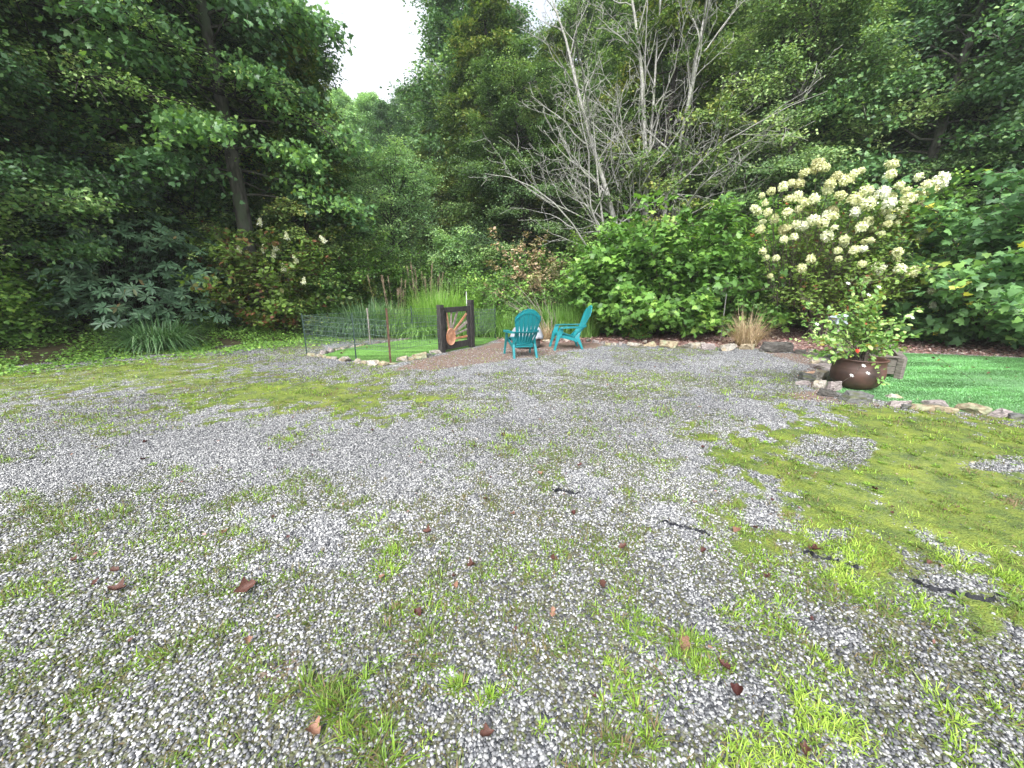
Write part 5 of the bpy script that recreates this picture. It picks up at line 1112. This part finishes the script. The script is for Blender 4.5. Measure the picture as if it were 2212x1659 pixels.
proto('hemlock', 'hemlock_tree', XB(1090, 23), 23, tree_mesh(404, 16.5, .04, 3.7, CONE, CONEE, .22, 130, 16, 34, .14, .7, DIA, .2, .14, .42, clump_=.25, tb=.5, secdroop=.3), leaf_con, dbark, 'tall dark hemlock right of the oak', 1.05)
proto('slim', 'leafy_tree', XB(820, 42), 42, tree_mesh(405, 15, .15, 3.3, TALL, UPE, .14, 70, 15, 45, .2, .5, DIA, .16, .24, .45, clump_=.25, tb=.55), leaf_light, tbark, 'far pale tree in the middle of the sky gap skyline', .82)
trg = np.random.default_rng(55)
def put(key, px, Y, s, label, group=None, sz=1.): return place_tree(PR[key], XB(px, Y), Y, s, trg.random() * 6.3, label, group, 'tree', sz)
# centre
put('oak', 950, 34, .74, 'dark oak at the left of the tall oak, beside the sky gap')
put('oak', 1078, 33, 1.05, 'tall oak directly right of the tallest oak')
put('hemlock', 1000, 25.5, .78, 'yellow-green hemlock below the tall oaks')
put('hemlock', 935, 27.5, .62, 'short hemlock behind the bushy tree')
put('hemlock', 1160, 26, .92, 'hemlock left of the bare tree crown')
put('hemlock', 1060, 21, .5, 'small dark hemlock behind the reddish shrub')
put('hemlock', 1150, 20, .42, 'low dark hemlock left of the bare trunk')
put('hemlock', 1250, 21, .48, 'low dark hemlock right behind the bare tree trunk')
put('oak', 1130, 36, .8, 'oak crown showing between the hemlocks')
put('ash', 1210, 31, .98, 'leafy tree behind the left branches of the bare tree')
put('ash', 1300, 33, .92, 'leafy tree behind the top of the bare tree')
put('ash', 1330, 24, .62, 'lower leafy tree behind the bare trunk')
for px, Y, s, k in [(735, 44, .75, 'slim'), (770, 50, .88, 'slim'), (800, 38, .55, 'ash'), (845, 48, .8, 'slim'), (875, 40, .66, 'oak'), (780, 36, .5, 'slim'), (850, 34, .5, 'ash'), (740, 32, .48, 'ash'), (905, 52, .78, 'oak'), (700, 40, .8, 'oak'), (820, 58, .9, 'slim'), (760, 60, .9, 'slim')]:
    put(k, px, Y, s, 'distant tree of the valley skyline under the sky gap', G_C)
# right hillside ranks
cnt = 0
for row_, (d0, sp, s0) in enumerate([(1.7, 3.6, .55), (4.6, 4.0, .72), (8.2, 4.4, .85), (12.5, 5.2, .95), (17.5, 6., 1.0), (24, 7.5, 1.08)]):
    u0 = -1.0 + row_ * .5
    while u0 < 34 + row_ * 4:
        # point on the line .35x+.94y = 13.3+d0
        x = 2.0 + u0 + trg.normal() * .5; y = (13.3 + d0 - .35 * x) / .94 + trg.normal() * .5
        u0 += sp * (.85 + .3 * trg.random())
        if y < 5 or (row_ == 0 and (x < 5.0 or x > 8.5)): continue
        k = ['maple', 'ash', 'maple', 'hemlock', 'ash', 'maple', 'oak'][int(trg.random() * 7)]
        if x / max(y, 1) > .75 and k == 'hemlock': k = 'maple'
        pxx = (x / (y * CT + .37) * F + 512) / K
        if pxx < 1330 and row_ > 1: continue
        s = s0 * (.8 + .4 * trg.random()); cnt += 1
        place_tree(PR[k], x, y, s, trg.random() * 6.3, 'green tree standing in the wooded hillside at the right', G_R)
# left wood ranks
for row_, (d0, sp, s0) in enumerate([(1.6, 3.0, .5), (4.4, 3.6, .75), (8.0, 4.2, .95), (13, 5.2, 1.05)]):
    v0 = -4.0
    while v0 < 17 + row_ * 3:
        x0_, y0_ = -9.4 - .7 * d0, 7.3 + .7 * d0      # along the edge
        x = x0_ + v0 * .70 + trg.normal() * .4; y = y0_ + v0 * .71 + trg.normal() * .4
        v0 += sp * (.85 + .3 * trg.random())
        pxx = (x / (y * CT + .37) * F + 512) / K
        if pxx > 690 - row_ * 12: continue
        if 60 < pxx < 520 and row_ == 0: continue
        if 40 < pxx < 540 and row_ == 1: x -= .9; y += 1.3
        if y < 1.5: continue
        k = ['maple', 'ash', 'hemlock', 'maple', 'oak'][int(trg.random() * 5)]
        s = s0 * (.8 + .35 * trg.random())
        place_tree(PR[k], x, y, s, trg.random() * 6.3, 'green tree standing in the shaded wood at the left', G_L)
print('hill trees', cnt)
# understory shrubs (countable bushes)
us = [make_tree('understory_shrub', XB(60, 9.4), 8.9, tree_mesh(501, 1.7, .05, 1.3, lambda u: .9 + 0 * u, UPE, .15, 60, 10, 14, .10, .75, LOBE, .04, .1, .35, multi=6, tb=.6, clump_=.25), leaf_und, bark, 'bright leafy bush at the lower left forest edge', 'shrub')]
us.append(make_tree('understory_shrub', XB(120, 12), 12, tree_mesh(502, 2.6, .05, 1.7, lambda u: .9 + 0 * u, UPE, .15, 60, 10, 20, .10, .75, DIA, .04, .12, .35, multi=6, tb=.45, clump_=.25), leaf_und, bark, 'bush in the shade behind the lower rhododendron', 'shrub'))
for px, Y, s, k in [(-40, 8.8, 1.1, 0), (20, 8.6, .75, 0), (110, 9.7, .6, 0), (-150, 8.2, .8, 0), (215, 10.6, .45, 0), (450, 11.0, .35, 0), (-120, 9.5, 1.2, 1), (30, 10.8, 1.3, 1), (500, 12.2, .9, 1), (660, 12.6, .9, 1), (700, 12.9, 1.0, 1), (540, 13.5, 1.3, 1), (450, 13.5, 1.3, 1), (390, 14, 1.4, 1), (250, 13, 1.3, 1), (760, 15, 1.2, 1), (830, 16, 1.1, 1), (1050, 17, 1.2, 1), (700, 17, 1.5, 1), (620, 16.5, 1.5, 1)]:
    c = copy_thing(us[k]); x = XB(px, Y); c.location = (x, Y, float(hgt(x, Y))); c.scale = (s,) * 3; c.rotation_euler = (0, 0, trg.random() * 6); tag(c, 'green bush in the undergrowth along the left wood edge', 'shrub', 'bushes along the left wood edge')
for px, Y, s, k in [(1640, 12.6, .75, 1), (1700, 12.4, .7, 1), (1760, 12.2, .7, 1), (1860, 12.4, .75, 1), (1930, 12.0, .75, 1), (1990, 11.6, .7, 1), (2060, 11.3, .55, 0), (2200, 10.7, .6, 0), (1500, 13.2, .9, 1), (1280, 13.2, .9, 1), (1230, 14.5, 1.1, 1), (1340, 15, 1.2, 1), (1600, 14.5, 1.2, 1), (1720, 14, 1.2, 1), (1850, 13.6, 1.2, 1), (2010, 13, 1.2, 1), (2250, 10.5, .8, 0), (2350, 10, .9, 0)]:
    c = copy_thing(us[k]); x = XB(px, Y); c.location = (x, Y, float(hgt(x, Y))); c.scale = (s,) * 3; c.rotation_euler = (0, 0, trg.random() * 6); tag(c, 'green bush in the undergrowth along the right wood edge', 'shrub', 'bushes along the right wood edge')
# ground cover weeds along the forest edge (stuff)
gc = Leaves(); n = 170000
x = -16 + 13 * rng.random(n); y = 4 + 9.5 * rng.random(n); dl = dleft(x, y)
wgt = sm(-1.7, .2, dl) * (1 - sm(2.5, 4, dl)) * sm(.28, .48, fbm(x * 1.8, y * 1.8, 15, 4))
k = rng.random(n) < wgt * .9; x, y = x[k], y[k]; n = len(x)
P = np.stack([x, y, hgt(x, y) + .02 + .16 * rng.random(n) * sm(-.5, 1, dleft(x, y))], 1)
gc.add(ROUND, P, frames(rng.normal(size=(n, 3)) * [1, 1, .3], np.array([0, 0, 1.]) + rng.normal(size=(n, 3)) * .35), .025 + .035 * rng.random(n), np.clip(.62 + rng.normal(size=n) * .2, 0, 1))
n = 16000; x = 1 + 14 * rng.random(n); y = 8 + 5.5 * rng.random(n); dr_ = dright(x, y); k = (dr_ > -.75) & (dr_ < 1) & (rng.random(n) < .5) & (sdpoly(MULCH, x, y) < .15); x, y = x[k], y[k]; n = len(x)
P = np.stack([x, y, hgt(x, y) + .02 + .2 * rng.random(n)], 1)
gc.add(ROUND, P, frames(rng.normal(size=(n, 3)) * [1, 1, .3], np.array([0, 0, 1.]) + rng.normal(size=(n, 3)) * .35), .04 + .05 * rng.random(n), np.clip(.45 + rng.normal(size=n) * .2, 0, 1))
o = gc.build('ground_cover', leaf_und); tag(o, 'low leafy weeds and seedlings along the edge of the wood', 'weeds', kind='stuff')
# mulch chips and leaf litter (stuff)
mc = Leaves(); n = 26000; x = -.5 + 16 * rng.random(n); y = 7.5 + 6 * rng.random(n); k = sdpoly(MULCH, x, y) > 0; x, y = x[k], y[k]; n = len(x)
mc.add(DIA, np.stack([x, y, hgt(x, y) + .008 + .02 * rng.random(n)], 1), frames(rng.normal(size=(n, 3)) * [1, 1, .2], np.array([0, 0, 1.]) + rng.normal(size=(n, 3)) * .3), .04 + .05 * rng.random(n), rng.random(n))
n = 2600; x, y = scatter(9000, 1.2, 9.5, rng); m_, g_, s_, u_, f_, st = masks(x, y); k = rng.random(len(x)) < .10 + s_ * .5; x, y = x[k], y[k]; n = len(x)
mc.add(DIA, np.stack([x, y, hgt(x, y) + .016], 1), frames(rng.normal(size=(n, 3)) * [1, 1, .2], np.array([0, 0, 1.]) + rng.normal(size=(n, 3)) * .3), .012 + .02 * rng.random(n), rng.random(n) * .8)
o = mc.build('leaf_litter', tintmat('litter_chip', [(0, (.09, .04, .035)), (.4, (.22, .11, .09)), (.8, (.36, .24, .21)), (1, (.55, .47, .43))])); tag(o, 'reddish brown bark chips and leaf litter in the mulch bed', 'leaf litter', kind='stuff')
print('objects', len(sc.objects), 'verts', sum(len(m.vertices) for m in bpy.data.meshes))
